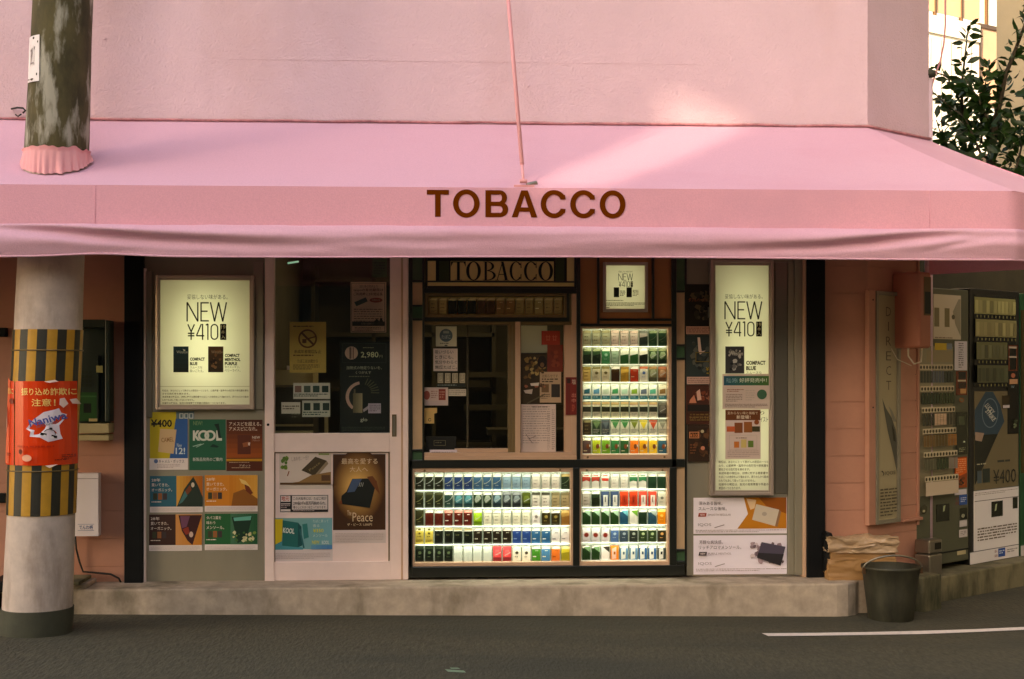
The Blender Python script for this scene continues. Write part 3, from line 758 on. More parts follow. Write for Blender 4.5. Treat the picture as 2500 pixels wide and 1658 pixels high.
def red_poster(x0, x1, right):
    p = Print(None, .012, 0, fn=on_pole(0), mt='glossink', eps=.0012)
    p.base(x0, 930, x1, 1131, (222, 58, 18), .001, nx=12)
    if right:
        cr = (245, 205, 120)
        p.txt("振り込め詐欺に", 78, 946, 188, 964, cr, .012); p.txt("注意！", 102, 972, 152, 990, cr, .012)
        blob = [(90, 1044), (106, 1022), (128, 1004), (150, 998), (158, 995), (162, 1006), (172, 1010), (166, 1024), (158, 1036), (160, 1056), (164, 1068), (150, 1072), (137, 1075), (120, 1064), (98, 1062), (100, 1050)]
        p.k += 1; cx = sum(a for a, _ in blob) / 16; cy = sum(b for _, b in blob) / 16
        for i in range(16): p.poly([blob[i], blob[(i + 1) % 16], (cx, cy)][::1], (232, 216, 226), layer=False)
        p.txt("Naniwa", 96, 1012, 172, 1030, (86, 92, 158), .02, rot=15); p.txt("card order", 112, 1030, 156, 1036, (110, 104, 120), 0, rot=15)
        p.poly([(122, 1052), (154, 1061), (153, 1067), (121, 1058)], (40, 34, 30)); p.arc(139, 1056, 12, 12, 10.5, 10.5, -10, 150, (60, 50, 50), 8)
        p.ell(130, 1061, 3.4, 3.4, (235, 225, 225)); p.ell(144, 1065, 3.4, 3.4, (235, 225, 225)); p.ell(142, 1043, 3, 2.4, (40, 34, 30))
        p.micro(72, 1083, 180, 1091, 1, (196, 46, 18)); p.micro(160, 1106, 182, 1118, 3, (110, 24, 10)); p.micro(148, 1117, 180, 1121, 1, (110, 24, 10))
        p.poly([(158, 972), (166, 970), (172, 984), (164, 994), (157, 986)], (235, 200, 190)); p.poly([(174, 974), (184, 972), (189, 986), (178, 984)], (235, 205, 195))
        p.ell(94, 1113, 10, 8, (245, 180, 150)); p.ell(81, 1098, 4, 6, (110, 30, 14))
        p.poly([(130, 931), (150, 927), (156, 931), (140, 934)], (250, 220, 205)); p.poly([(130, 1131), (152, 1129), (138, 1137)], (250, 220, 205))
    else:
        p.txt("欺に", 34, 946, 56, 962, (245, 195, 120), .012)
        p.poly([(36, 922), (46, 930), (44, 1128), (30, 1128), (34, 1030)], (236, 110, 78)); p.poly([(27, 1010), (36, 990), (38, 1030), (33, 1062), (26, 1056)], (226, 170, 150))
        p.ell(52, 978, 6, 7, (120, 36, 20)); p.micro(40, 1102, 52, 1110, 2, (120, 30, 12))
    return p
red_poster(61, 189.5, True).done('warning_poster', 'red-orange warning poster with yellow Japanese heading, wrapped round the striped pole guard', 'poster', 'red posters on the pole')
red_poster(26, 58, False).done('warning_poster', 'narrow creased red poster curling round the far flank of the striped pole guard', 'poster', 'red posters on the pole')

# ================================================================== POSTERS ON THE METAL PANEL
PIN = (222, 202, 196); PAPER = (228, 214, 208)
def light_box(name, label, r, inner, depth, draw, power, col, tub=(.35, .8)):
    c = FR.pt((r[0] + r[2]) / 2, r[3]); t = thing(name, label, 'light box', (c.x, -.03, c.z))
    mb = MB(); FR.ring(mb, *r, 7, -.14, depth, 'alum'); FR.ring(mb, r[0] + 7, r[1] + 7, r[2] - 7, r[3] - 7, inner[0] - r[0] - 7, -.02, depth - .012, 'alum', inner[1] - r[1] - 7)
    mb.build('frame', t, bevel=.003)
    mb = MB(); x0, y0, x1, y1 = r; rf = (x0 + x1) / 2
    FR.box(mb, x0, y0, x1, y1, -.15, -.141, 'whitein', rf)
    mb.build('backing', t)
    p = Print(FR, depth - .02, rf); p.base(inner[0], inner[1], inner[2], inner[3], (236, 236, 222), .002, 'litsheet'); draw(p); p.build('poster_sheet', t)
    u0, u1 = FR.u(inner[0]), FR.u(inner[2]); z0, z1 = FR.z(rf, inner[3]), FR.z(rf, inner[1]); um, zm = (u0 + u1) / 2, (z0 + z1) / 2
    a, b = (u1 - u0) * tub[0] / 2, (z1 - z0) * tub[1] / 2
    area_light('tube_lamp', FR, um - a, um + a, zm - b, zm + b, -.135, (1, 0), power, col, t)
    return t
INK = (28, 24, 18)
def new410(p, x, y, s, sub=True):      # x,y: top corner of the word NEW, s: px per unit (NEW is 96 wide)
    X = lambda v: x + v * s
    Y = lambda v: y + v * s
    p.txt("妥協しない味がある。", X(0), Y(-19), X(99), Y(-7), INK, -.004)
    for q in ((0, 0, 0, 47), (0, 0, 26, 47), (26, 0, 26, 47), (34, 0, 34, 47), (34, 1.5, 53, 1.5), (34, 22, 50, 22), (34, 45.5, 53, 45.5), (57, 0, 67, 47), (67, 47, 77, 0), (77, 0, 87, 47), (87, 47, 96, 0)):
        p.line(X(q[0]), Y(q[1]), X(q[2]), Y(q[3]), 3.4 * s, INK)
    for q in ((2, 54, 10, 72), (18, 54, 10, 72), (10, 72, 10, 92), (2, 76, 18, 76), (2, 82, 18, 82), (35, 53, 23, 82), (23, 82, 42, 82), (38, 53, 38, 92), (46, 56, 51, 53), (51, 53, 51, 92)):
        p.line(X(q[0]), Y(q[1]), X(q[2]), Y(q[3]), 3.2 * s, INK)
    p.arc(X(67), Y(63), 9.5 * s, 10 * s, 6.4 * s, 7 * s, 0, 180, INK, 10); p.arc(X(67), Y(82), 9.5 * s, 10 * s, 6.4 * s, 7 * s, 180, 360, INK, 10)
    p.line(X(59), Y(62), X(59), Y(83), 3.1 * s, INK); p.line(X(75), Y(62), X(75), Y(83), 3.1 * s, INK)
    p.rect(X(81), Y(53), X(96), Y(92), INK)
    wt = (226, 226, 176)
    p.txt("19", X(83), Y(56), X(94), Y(66), wt, .01); p.txt("本", X(83.5), Y(68), X(93.5), Y(77), wt); p.txt("入", X(83.5), Y(80), X(93.5), Y(89), wt)
WARN8 = [("喫煙は、あなたにとって肺がんの原因の一つと", 1874), ("なり、心筋梗塞・脳卒中の危険性や肺気腫を", 1874), ("悪化させる危険性を高めます。", 1829), ("未成年者の喫煙は、健康に対する悪影響や", 1873), ("たばこへの依存をより強めます。周りの人から勧め", 1874), ("られても決して吸ってはいけません。", 1842), ("妊娠中の喫煙は、胎児の発育障害や早産の", 1874), ("原因の一つとなります。", 1807)]
WARN5 = [("喫煙は、あなたにとって肺がんの原因の一つとなり、心筋梗塞・脳卒中の危険性や肺気腫を悪化", 608), ("させる危険性を高めます。", 464), ("未成年者の喫煙は、健康に対する悪影響やたばこへの依存をより強めます。周りの人から勧め", 608), ("られても決して吸ってはいけません。", 476), ("妊娠中の喫煙は、胎児の発育障害や早産の原因の一つとなります。", 552)]
def draw1(p):
    new410(p, 457, 738, 1.0)
    p.grad(424, 846, 461, 909, (30, 66, 74), (16, 28, 20), 6, True); p.txt("Winston", 432, 856, 459, 863, (190, 200, 190)); p.poly([(447, 852), (454, 855), (450, 858)], (220, 220, 200))
    p.grad(509, 846, 546, 909, (96, 66, 36), (50, 38, 14), 6, True); p.blotch(510, 850, 545, 906, [(126, 84, 44), (44, 30, 14), (140, 100, 60)], 14, 6); p.txt("Winston", 517, 856, 545, 863, (190, 160, 120))
    p.txt("COMPACT", 465, 873, 501, 881, INK, .05); p.txt("BLUE", 465, 884, 483, 892, INK, .05); p.txt("スムースな", 465, 894, 495, 900, INK); p.txt("吸いごたえ。", 465, 902, 498, 909, INK)
    p.txt("COMPACT", 550, 864, 586, 872, INK, .05); p.txt("MENTHOL", 550, 874, 588, 882, INK, .05); p.txt("PURPLE", 550, 884, 580, 892, INK, .05); p.txt("甘さスッキリ、", 550, 893, 586, 899, INK); p.txt("ベリーライト。", 550, 901, 588, 908, INK)
    p.rect(391, 943, 610, 943.8, (150, 138, 100))
    for i, (t, xe) in enumerate(WARN5): p.txt(t, 398, 951 + i * 7.6, xe, 956 + i * 7.6, (96, 84, 62), .012)
light_box('light_box', 'wide light box beside the sliding door, its poster showing two packs and NEW 410 yen', LB1, (391, 684, 610, 990), .06, draw1, .40, (236, 250, 232), (.5, .75))
def draw2(p):
    new410(p, 1770, 736, .93)
    p.rect(1770, 846, 1816, 912, (58, 58, 60)); p.blotch(1771, 848, 1815, 911, [(150, 146, 140), (30, 30, 32), (110, 108, 106), (190, 186, 180)], 22, 8); p.txt("Winston", 1779, 858, 1812, 868, (215, 210, 200))
    p.txt("COMPACT", 1820, 881, 1867, 891, (50, 44, 30), .045); p.txt("BLUE", 1820, 894, 1844, 904, (50, 44, 30), .045); p.txt("スムースな", 1820, 907, 1858, 913, (60, 54, 40))
    [p.txt(t, 1753, 1124 + i * 9.1, xe, 1130.5 + i * 9.1, (70, 62, 44), .01) for i, (t, xe) in enumerate(WARN8)]
    p.txt("り", 1854, 1004, 1864, 1012, INK); p.txt("イスト", 1854, 1018, 1873, 1030, INK)
light_box('light_box', 'tall narrow light box between the dark poster column and the black post, partly papered over', LB2, (1747, 648, 1881, 1199), .07, draw2, .52, (236, 250, 234), (.55, .92))
def draw3(p):
    new410(p, 1510, 668, .36)
    p.rect(1498, 702, 1511, 726, (30, 40, 30)); p.rect(1529, 702, 1542, 726, (36, 36, 26)); p.micro(1513, 710, 1526, 724, 4, INK); p.micro(1544, 708, 1558, 724, 5, (90, 60, 40))
    p.micro(1478, 733, 1540, 736, 1, (110, 110, 70)); p.micro(1478, 739, 1576, 748, 3, (110, 110, 80)); p.micro(1478, 750, 1492, 753, 1, INK)
light_box('light_box', 'small square light box set in the brown panel above the tall pack case', (1473, 640, 1582, 762), (1475, 648, 1580, 755), .03, draw3, .10, (236, 250, 234), (.95, .95))

def poster(name, label, x0, y0, x1, y1, col, draw, off=.001, group=None, mt='ink', pl=FR, cat='poster', th=.0015):
    p = Print(pl, off, (x0 + x1) / 2, mt); p.base(x0, y0, x1, y1, col, th); draw(p); return p.done(name, label, cat, group)
G1 = 'advertising posters on the metal panel beside the door'
def d(p):
    p.poly([(429, 1023), (458, 1023), (458, 1119), (414, 1119)], (40, 90, 150)); p.txt("¥400", 368, 1024, 420, 1043, (24, 20, 12), .03)
    p.poly([(391, 1047), (431, 1049), (424, 1108), (386, 1103)], (206, 172, 130)); p.txt("CAMEL", 394, 1068, 424, 1079, (150, 106, 60), .01, rot=4)
    p.txt("New", 432, 1082, 444, 1092, (190, 210, 220)); p.txt("12!", 429, 1093, 452, 1109, (200, 214, 220), .02)
    p.rect(365, 1119, 459, 1147, PAPER); p.ell(381, 1126, 5, 5, (90, 110, 150)); p.txt("キャメル・ボックス", 388, 1122, 450, 1131, (70, 56, 60)); p.micro(384, 1133, 440, 1144, 3, (190, 170, 166))
poster('cigarette_poster', 'yellow and blue poster priced 400 yen, below the wide light box', 366, 1006, 458, 1147, (196, 172, 44), d, group=G1)
def d(p):
    for k in range(3): p.frame(438 + k * 12, 1009, 448 + k * 12, 1022, 2, (196, 200, 196))
poster('small_leaflet', 'small blue strip with three white boxes above the green poster', 430, 1004, 474, 1023, (88, 108, 116), d, .003, G1)
def d(p):
    p.txt("NEW!", 472, 1028, 494, 1038, (120, 150, 100)); g = (205, 208, 196)
    p.txt("K", 471, 1051, 489, 1076, g, .05); p.arc(497, 1063.5, 14, 13, 8.5, 8, 0, 360, g, 24); p.arc(513, 1063.5, 14, 13, 8.5, 8, 0, 360, g, 24); p.txt("L", 528, 1051, 542, 1076, g, .05)
    p.poly([(523, 1036), (534, 1034), (540, 1070), (533, 1068), (530, 1048)], (12, 40, 30)); p.line(471, 1090, 492, 1084, 2, (150, 190, 170)); p.line(479, 1092, 498, 1083, 1.5, (150, 190, 170))
    p.poly([(513, 1091), (520, 1084), (535, 1090), (530, 1093)], (14, 50, 38)); p.txt("新製品発売のご案内", 471, 1117, 543, 1126, (200, 206, 196), .008)
poster('cigarette_poster', 'dark green poster with big white interlocked lettering, between the yellow and brown posters', 462, 1024, 551, 1148, (26, 92, 66), d, group=G1)
def d(p):
    p.grad(553, 1025, 640, 1118, (70, 30, 14), (160, 76, 22), 8, True); p.txt("アメスピを超える。", 559, 1030, 638, 1040, (226, 200, 180), .005); p.txt("アメスピになれ。", 559, 1042, 628, 1052, (226, 200, 180), .005)
    p.rect(580, 1062, 612, 1109, (92, 40, 22)); p.poly([(592, 1082), (608, 1078), (606, 1090), (594, 1092)], (150, 84, 50)); p.poly([(606, 1081), (611, 1080), (610, 1088), (606, 1087)], (220, 190, 170))
    p.txt("NEW", 616, 1065, 635, 1071, (220, 200, 180), .01); p.txt("アボット", 616, 1073, 634, 1078, (200, 170, 150)); p.rect(553, 1120, 640, 1126, (186, 130, 30)); p.micro(560, 1128, 630, 1131, 1, (190, 160, 130)); p.txt("アボット", 584, 1134, 612, 1140, (215, 190, 170)); p.micro(566, 1141, 630, 1144, 1, (190, 160, 130))
poster('cigarette_poster', 'brown and amber poster with white Japanese heading, next to the door frame', 553, 1025, 641, 1150, (84, 34, 14), d, group=G1)
def organic(x0, y0, c1, t, pict, flag):
    def d(p):
        X = lambda v: x0 + v
        Y = lambda v: y0 + v
        p.rect(X(0), Y(0), X(65), Y(75), c1); cr = (228, 210, 196)
        ls = t
        for i, l in enumerate(ls): p.txt(l, X(4), Y(6 + i * 12), X(4 + len(l) * 7.2), Y(14 + i * 12), cr, .008)
        for i, cc in enumerate(((60, 60, 40), (150, 90, 50), (60, 50, 50))): p.rect(X(8 + i * 12), Y(42), X(18 + i * 12), Y(58), cc)
        p.micro(X(4), Y(62), X(38), Y(66), 1, cr); pict(p, X, Y)
        p.micro(X(4), Y(78), X(124), Y(87), 4, (190, 172, 166), .4, .95)
    return d
def pic_a(p, X, Y): p.grad(X(65), Y(0), X(129), Y(75), (214, 160, 70), (170, 90, 24), 8); p.poly([(X(66), Y(75)), (X(84), Y(32)), (X(106), Y(2)), (X(118), Y(24)), (X(129), Y(52)), (X(129), Y(75))], (36, 50, 40)); p.poly([(X(84), Y(40)), (X(98), Y(22)), (X(102), Y(34)), (X(92), Y(46))], (120, 60, 34)); p.ell(X(105), Y(22), 4, 6, (210, 190, 170)); p.poly([(X(70), Y(70)), (X(86), Y(36)), (X(92), Y(48)), (X(80), Y(64))], (60, 110, 110))
def pic_b(p, X, Y): p.grad(X(60), Y(0), X(129), Y(75), (196, 116, 30), (220, 160, 70), 8); p.poly([(X(65), Y(75)), (X(70), Y(44)), (X(96), Y(34)), (X(129), Y(58)), (X(129), Y(75))], (140, 84, 30)); p.poly([(X(97), Y(22)), (X(108), Y(28)), (X(118), Y(44)), (X(112), Y(48)), (X(100), Y(38))], (110, 46, 20)); p.poly([(X(84), Y(8)), (X(100), Y(14)), (X(114), Y(32)), (X(106), Y(26)), (X(90), Y(20))], (226, 186, 110))
def pic_c(p, X, Y): p.grad(X(65), Y(0), X(129), Y(75), (206, 140, 80), (196, 120, 40), 8); p.poly([(X(72), Y(2)), (X(129), Y(2)), (X(106), Y(75)), (X(94), Y(64)), (X(80), Y(40))], (58, 24, 24)); p.poly([(X(76), Y(4)), (X(100), Y(4)), (X(92), Y(30)), (X(80), Y(34))], (110, 66, 90)); p.ell(X(103), Y(49), 5, 7, (206, 176, 160)); p.poly([(X(82), Y(36)), (X(96), Y(30)), (X(100), Y(46)), (X(90), Y(50))], (140, 50, 34))
def pic_d(p, X, Y): p.grad(X(63), Y(0), X(129), Y(75), (60, 110, 80), (24, 84, 50), 8); p.poly([(X(66), Y(8)), (X(116), Y(8)), (X(102), Y(62)), (X(80), Y(72))], (16, 50, 34)); p.poly([(X(70), Y(10)), (X(114), Y(6)), (X(112), Y(16)), (X(72), Y(18))], (90, 170, 150)); p.blotch(X(64), Y(40), X(128), Y(74), [(214, 206, 160), (120, 150, 70), (60, 100, 50), (196, 190, 140)], 30, 6)
o28 = ("28年", "貫いてきた、", "オーガニック。")
for x0, y0, c1, t, pic, lb in ((366, 1162, (38, 96, 112), o28, pic_a, 'teal poster with a black pack on amber, upper row beside the black post'), (500, 1160, (206, 126, 40), o28, pic_b, 'bright orange poster with an orange pack, near the door frame'),
                              (364, 1256, (62, 36, 28), o28, pic_c, 'dark brown poster with an upside down purple pack, lowest by the black post'), (500, 1254, (24, 92, 50), ("タバコ葉を", "味わう", "メンソール。"), pic_d, 'green poster with white blossoms round a green pack')):
    poster('cigarette_poster', lb, x0, y0, x0 + 129, y0 + 89, PAPER, organic(x0, y0, c1, t, pic, 0), group='landscape posters under the wide light box')

# ================================================================== PAPERS ON THE DOOR
G2 = 'papers stuck inside the door glass'; GO = -.046
def d(p):
    p.frame(858, 691, 940, 810, 1.2, (110, 80, 66)); p.txt("2011年の年内より", 878, 695, 922, 703, (110, 70, 54)); p.txt("taspoの有効期限は", 863, 704, 936, 713, (120, 70, 52), .01); p.txt("ご利用時に3年間延長", 863, 714, 934, 722, (120, 70, 52), .01)
    p.poly([(865, 738), (893, 726), (898, 736), (870, 748)], (70, 80, 78)); p.ell(918, 733, 16, 6, (176, 84, 62)); p.txt("お知らせ", 908, 730, 928, 735, (220, 190, 170)); p.micro(864, 754, 934, 788, 6, (150, 110, 92), .4, .8)
    p.rect(860, 785, 939, 796, (70, 56, 46)); p.txt("お手続きは簡単です", 882, 788, 912, 793, (180, 150, 134)); p.poly([(912, 786), (920, 778), (926, 784), (930, 774), (936, 786)], (60, 48, 40)); p.micro(866, 799, 930, 809, 3, (140, 100, 84))
poster('notice', 'pale pink notice with a card picture and red oval, high on the door glass', 856, 689, 943, 812, (242, 200, 182), d, GO, G2, cat='notice')
def d(p):
    p.micro(716, 795, 786, 801, 1, (110, 78, 34)); r = (120, 74, 32)
    p.arc(751, 827, 23, 23, 19, 19, 0, 360, r, 28); p.line(736, 812, 766, 842, 5, r); p.rect(738, 828, 748, 838, r); p.line(748, 828, 770, 822, 3, r)
    p.txt("未成年者喫煙防止", 718, 854, 784, 863, (110, 74, 32), .008); p.micro(716, 866, 786, 872, 1, (130, 92, 40)); p.txt("たばこは20歳から", 726, 877, 776, 886, (110, 74, 32), .006); p.micro(716, 890, 780, 904, 3, (150, 116, 58))
poster('notice', 'yellow no smoking sign with a crossed circle on the door glass', 707, 786, 796, 910, (230, 190, 98), d, GO, G2, cat='notice')
def d(p):
    p.frame(836, 838, 943, 886, 1, (60, 70, 60)); p.ell(858, 862, 16, 16, (232, 190, 170)); p.rect(853, 848, 858, 876, (130, 96, 84)); p.rect(861, 848, 864, 876, (150, 110, 96))
    p.micro(886, 848, 924, 851, 1, (170, 166, 130)); p.txt("2,980", 881, 859, 924, 875, (226, 224, 180), .012); p.txt("円", 926, 867, 934, 874, (170, 170, 140))
    p.txt("加熱式の物足りないを、", 846, 894, 932, 902, (206, 204, 176), .004); p.txt("くつがえす", 868, 906, 906, 913, (206, 204, 176), .004); p.micro(852, 918, 924, 922, 1, (130, 130, 100))
    p.arc(884, 969, 40, 38, 32, 31, 100, 232, (226, 178, 160), 16)
    for k in range(7): a = R(70 - k * 12); p.line(884 + 22 * math.cos(a), 958 - 20 * math.sin(a), 884 + 42 * math.cos(a), 958 - 36 * math.sin(a), 2.5, (90, 92, 64))
    p.grad(862, 960, 885, 1008, (110, 96, 66), (190, 168, 132), 6); p.rect(864, 950, 868, 962, (120, 104, 80)); p.poly([(886, 1000), (900, 990), (900, 998), (888, 1006)], (200, 180, 186)); p.rect(899, 985, 930, 1009, (214, 192, 206)); p.micro(902, 988, 928, 1006, 4, (150, 130, 140))
    p.txt("glo", 880, 1020, 897, 1031, (214, 214, 190), .005); p.micro(834, 1042, 940, 1054, 3, (60, 72, 60))
poster('advert', 'black advert with a silver device and the price 2,980 on the door', 830, 834, 950, 1058, (20, 24, 16), d, GO, G2, cat='poster')
def d(p):
    for i in range(4): p.rect(720 + i * 22, 942, 736 + i * 22, 958, ((150, 110, 96), (90, 100, 86), (60, 84, 72), (40, 64, 54))[i])
    p.micro(718, 961, 800, 970, 2, (70, 90, 80))
poster('leaflet', 'pale strip of four small pack pictures on the door glass, above a similar strip', 716, 935, 806, 974, (232, 220, 204), d, GO, G2, cat='notice')
def d(p):
    for i in range(3): p.rect(742 + i * 23, 984, 758 + i * 23, 1002, (46, 66, 56))
    p.micro(740, 1005, 800, 1016, 2, (90, 106, 92))
poster('leaflet', 'pale strip of three dark pack pictures, lowest on the door glass', 738, 978, 806, 1018, (214, 208, 190), d, GO, G2, cat='notice')
def d(p): p.micro(690, 990, 730, 1002, 2, (120, 100, 80)); p.micro(712, 1010, 732, 1022, 2, (110, 104, 80))
poster('leaflet', 'blank-looking small white slip beside the three-pack strip on the door', 687, 982, 733, 1010, (230, 214, 196), d, GO, G2, cat='notice')
def d(p): p.micro(912, 640, 940, 672, 5, (40, 70, 44))
poster('notice', 'dim green sheet tucked at the top corner of the door glass under the awning', 909, 560, 945, 677, (70, 104, 66), d, GO, G2, cat='notice')
G3 = 'papers on the lower door panel'; DO = -.0115
def d(p):
    p.blotch(682, 1108, 708, 1152, [(110, 140, 50), (150, 170, 90), (90, 120, 50)], 12, 8); p.rect(778, 1107, 804, 1111, (140, 150, 90)); p.line(706, 1150, 702, 1162, 2.5, (140, 70, 40))
    p.poly([(770, 1115), (798, 1125), (767, 1162), (736, 1148)], (74, 60, 38)); p.poly([(798, 1125), (802, 1132), (772, 1166), (767, 1162)], (150, 130, 104)); p.txt("Peace", 752, 1136, 784, 1142, (150, 130, 84), rot=38)
    p.poly([(730, 1176), (760, 1160), (808, 1152), (808, 1182), (684, 1182)], (146, 110, 66)); p.rect(785, 1160, 806, 1174, (96, 64, 40)); p.txt("しあわせ、一日？", 712, 1114, 754, 1124, (150, 132, 120), rot=6); p.rect(684, 1178, 808, 1183, (96, 66, 36))
poster('cigarette_poster', 'pale poster with a brown box among leaves, at the top of the lower door panel', 682, 1107, 809, 1194, (216, 198, 186), d, DO, G3)
def d(p):
    p.poly([(813, 1109), (941, 1109), (941, 1294), (813, 1294)], (66, 36, 12))
    for k in range(18):
        t = k / 17; c = tuple(lerp(u_, v_, t ** .8) for u_, v_ in zip((76, 42, 12), (228, 176, 100))); p.ell(876 - 6 * t, 1186 + 4 * t, 64 - 44 * t, 90 - 66 * t, c, 26)
    cr = (226, 196, 160)
    p.txt("最高を愛する", 834, 1119, 922, 1133, cr, .004); p.txt("大人へ", 854, 1139, 898, 1152, cr)
    p.poly([(860, 1169), (898, 1168), (920, 1174), (903, 1240), (832, 1230), (834, 1210), (846, 1200)], (20, 24, 18)); p.poly([(860, 1170), (884, 1169), (866, 1200), (848, 1202)], (66, 86, 116)); p.poly([(896, 1164), (910, 1162), (920, 1176), (928, 1208), (918, 1196)], (110, 60, 26)); p.txt("///", 876, 1178, 888, 1188, (190, 190, 180))
    p.poly([(826, 1228), (834, 1220), (836, 1230)], (130, 60, 24))
    p.txt("The", 848, 1246, 858, 1258, cr); p.txt("Peace", 861, 1251, 910, 1273, cr, -.005); p.txt("ザ・ピース 1,000円", 848, 1277, 908, 1284, cr)
    p.micro(819, 1301, 936, 1324, 6, (190, 168, 160), .4, .5)
poster('cigarette_poster', 'amber and black poster with a tilted dark tin, largest on the lower door panel', 812, 1108, 942, 1326, (216, 198, 192), d, DO, G3)
def d(p):
    p.frame(684, 1209, 801, 1250, 1.5, (34, 28, 30)); p.txt("地元", 687, 1211, 706, 1223, (196, 92, 80), .02); p.rect(684, 1225, 709, 1229, (30, 26, 26)); p.rect(684, 1231, 711, 1243, (36, 30, 30)); p.micro(686, 1233, 708, 1242, 2, (190, 170, 166))
    p.rect(709, 1210, 713, 1250, (40, 34, 34)); p.txt("この大阪市には、たばこ税が", 716, 1213, 797, 1221, (60, 46, 46), .004); p.txt("299億3千6百万円納められ、", 716, 1224, 796, 1233, (40, 32, 32), .01); p.txt("暮らしに大きく役立っております。", 716, 1235, 797, 1242, (50, 40, 40), .004); p.rect(712, 1244, 800, 1250, (40, 34, 34)); p.micro(716, 1245.5, 790, 1249, 1, (180, 160, 156))
poster('notice', 'small framed black and white sign with one red box, middle of the lower door panel', 683, 1208, 802, 1251, (222, 206, 200), d, DO, G3, cat='notice')
def d(p):
    p.grad(671, 1265, 811, 1341, (110, 160, 150), (110, 168, 176), 6); p.poly([(671, 1267), (691, 1267), (688, 1324), (671, 1330)], (214, 186, 44)); p.poly([(671, 1330), (690, 1320), (740, 1338), (740, 1342), (671, 1342)], (60, 140, 150))
    p.poly([(690, 1270), (728, 1276), (727, 1336), (689, 1332)], (18, 100, 96)); p.poly([(728, 1276), (736, 1286), (738, 1332), (727, 1336)], (12, 76, 76)); p.txt("KOOL", 691, 1289, 719, 1302, (214, 222, 212), .03, rot=-6); p.line(732, 1292, 742, 1338, 4, (30, 96, 100)); p.poly([(738, 1280), (750, 1278), (754, 1312), (742, 1316)], (36, 120, 116))
    p.txt("たばこ買って", 764, 1269, 802, 1276, (196, 216, 206)); p.txt("香る", 764, 1280, 780, 1287, (196, 216, 206)); p.txt("¥350", 764, 1291, 790, 1300, (206, 200, 70), .01); p.txt("メンソール", 764, 1304, 800, 1311, (196, 216, 206)); p.txt("NEW", 762, 1320, 780, 1328, (206, 200, 80), .01); p.txt("KOOL", 786, 1320, 804, 1329, (206, 220, 214), .02); p.grad(760, 1331, 811, 1341, (90, 150, 180), (60, 120, 170), 4); p.micro(673, 1350, 806, 1366, 4, (190, 172, 168), .4)
poster('cigarette_poster', 'turquoise and yellow poster with a green pack, lowest on the door panel', 670, 1264, 812, 1370, (216, 200, 196), d, DO, G3)

# ================================================================== SERVICE WINDOW PAPERS
G4 = 'papers in the service window'; SO = -.0395
def d(p): p.ell(1089, 819, 16, 16, (86, 104, 112)); p.txt("たばこ", 1078, 818, 1100, 827, (190, 200, 196)); p.rect(1082, 808, 1096, 814, (150, 160, 156)); p.micro(1074, 837, 1104, 841, 1, (90, 90, 80)); p.ell(1089, 843.5, 4, 1.6, (90, 90, 80))
poster('sticker', 'rounded white sticker with a blue-grey disc in the service window', 1064, 797, 1115, 846, (206, 202, 176), d, SO, G4, cat='sticker')
def d(p):
    for i, t in enumerate(("吸いづらい", "ときにも、", "気分やわらぐ", "無煙たばこ。")): p.txt(t, 1062, 855 + i * 12.4, 1062 + len(t) * 9, 864 + i * 12.4, (64, 56, 50), .008)
poster('notice', 'white paper with four lines of Japanese print, under the round sticker', 1058, 851, 1117, 906, (216, 196, 184), d, SO, G4, cat='notice')
for i, od in enumerate(('nearest the frame strip', 'second from the frame strip', 'third from the frame strip', 'nearest the dark opening')):
    x = 1068.5 + i * 17.8
    def d(p): p.frame(x + 2, 913, x + 12, 932, 1.2, (130, 122, 100)); p.micro(x + 3, 916, x + 11, 929, 4, (140, 130, 110))
    poster('pack_card', f'one of four tiny cream pack cards in the service window, {od}', x, 911, x + 13.5, 935, (196, 180, 150), d, SO, 'four small pack cards', cat='card')
def d(p): p.micro(1068, 939, 1134, 943, 1, (140, 150, 140))
poster('price_strip', 'thin dark caption strip under the four tiny pack cards', 1066, 937, 1136, 945, (40, 44, 34), d, SO, G4, cat='label')
def d(p): p.rect(1036, 950, 1092, 979, (214, 184, 170)); p.rect(1071, 950, 1088, 977, (150, 60, 44)); p.ell(1042, 965, 8, 11, (170, 84, 66)); p.micro(1052, 954, 1068, 974, 4, (180, 130, 116)); p.micro(1073, 955, 1086, 974, 3, (196, 130, 110))
poster('price_card', 'red and pink card with a red disc at the edge of the service window', 1036, 946, 1094, 990, (206, 180, 170), d, SO + .001, G4, cat='card')
def d(p): p.micro(1096, 953, 1136, 965, 3, (150, 140, 124))
poster('price_card', 'plain white slip beside the red card in the service window', 1095, 950, 1138, 967, (206, 190, 170), d, SO, G4, cat='card')
def d(p): p.arc(1049, 1025, 4, 4, 2.6, 2.6, 20, 340, (90, 66, 30), 10)
p = Print(FR, SO, 1050); p.base(1036, 996, 1060, 1034, (230, 184, 112)); p.poly([(1060, 996), (1067, 996), (1067, 1008), (1060, 1010)], (230, 184, 112)); d(p); p.done('paper_slip', 'torn cream yellow paper at the edge of the service window', 'paper', G4)
def d(p): p.frame(1059, 1075, 1088, 1088, 1.2, (110, 104, 76)); p.micro(1063, 1079, 1084, 1084, 1, (110, 104, 76))
poster('display_box', 'low black box with a thin gold outline inside the service window', 1040, 1066, 1114, 1098, (24, 22, 14), d, SO - .03, G4, cat='box', th=.03)
def d(p): p.micro(1054, 1103, 1110, 1114, 3, (130, 120, 130))
poster('price_card', 'long white card lying before the low black box on the window sill', 1049, 1098, 1116, 1116, (216, 200, 206), d, .0, G4, cat='card')
def d(p): pass
poster('white_sheet', 'blank shiny white sheet at the top of the narrow service pane', 1272, 795, 1336, 864, (232, 228, 214), d, SO - .004, G4, cat='paper', mt='litsheet')
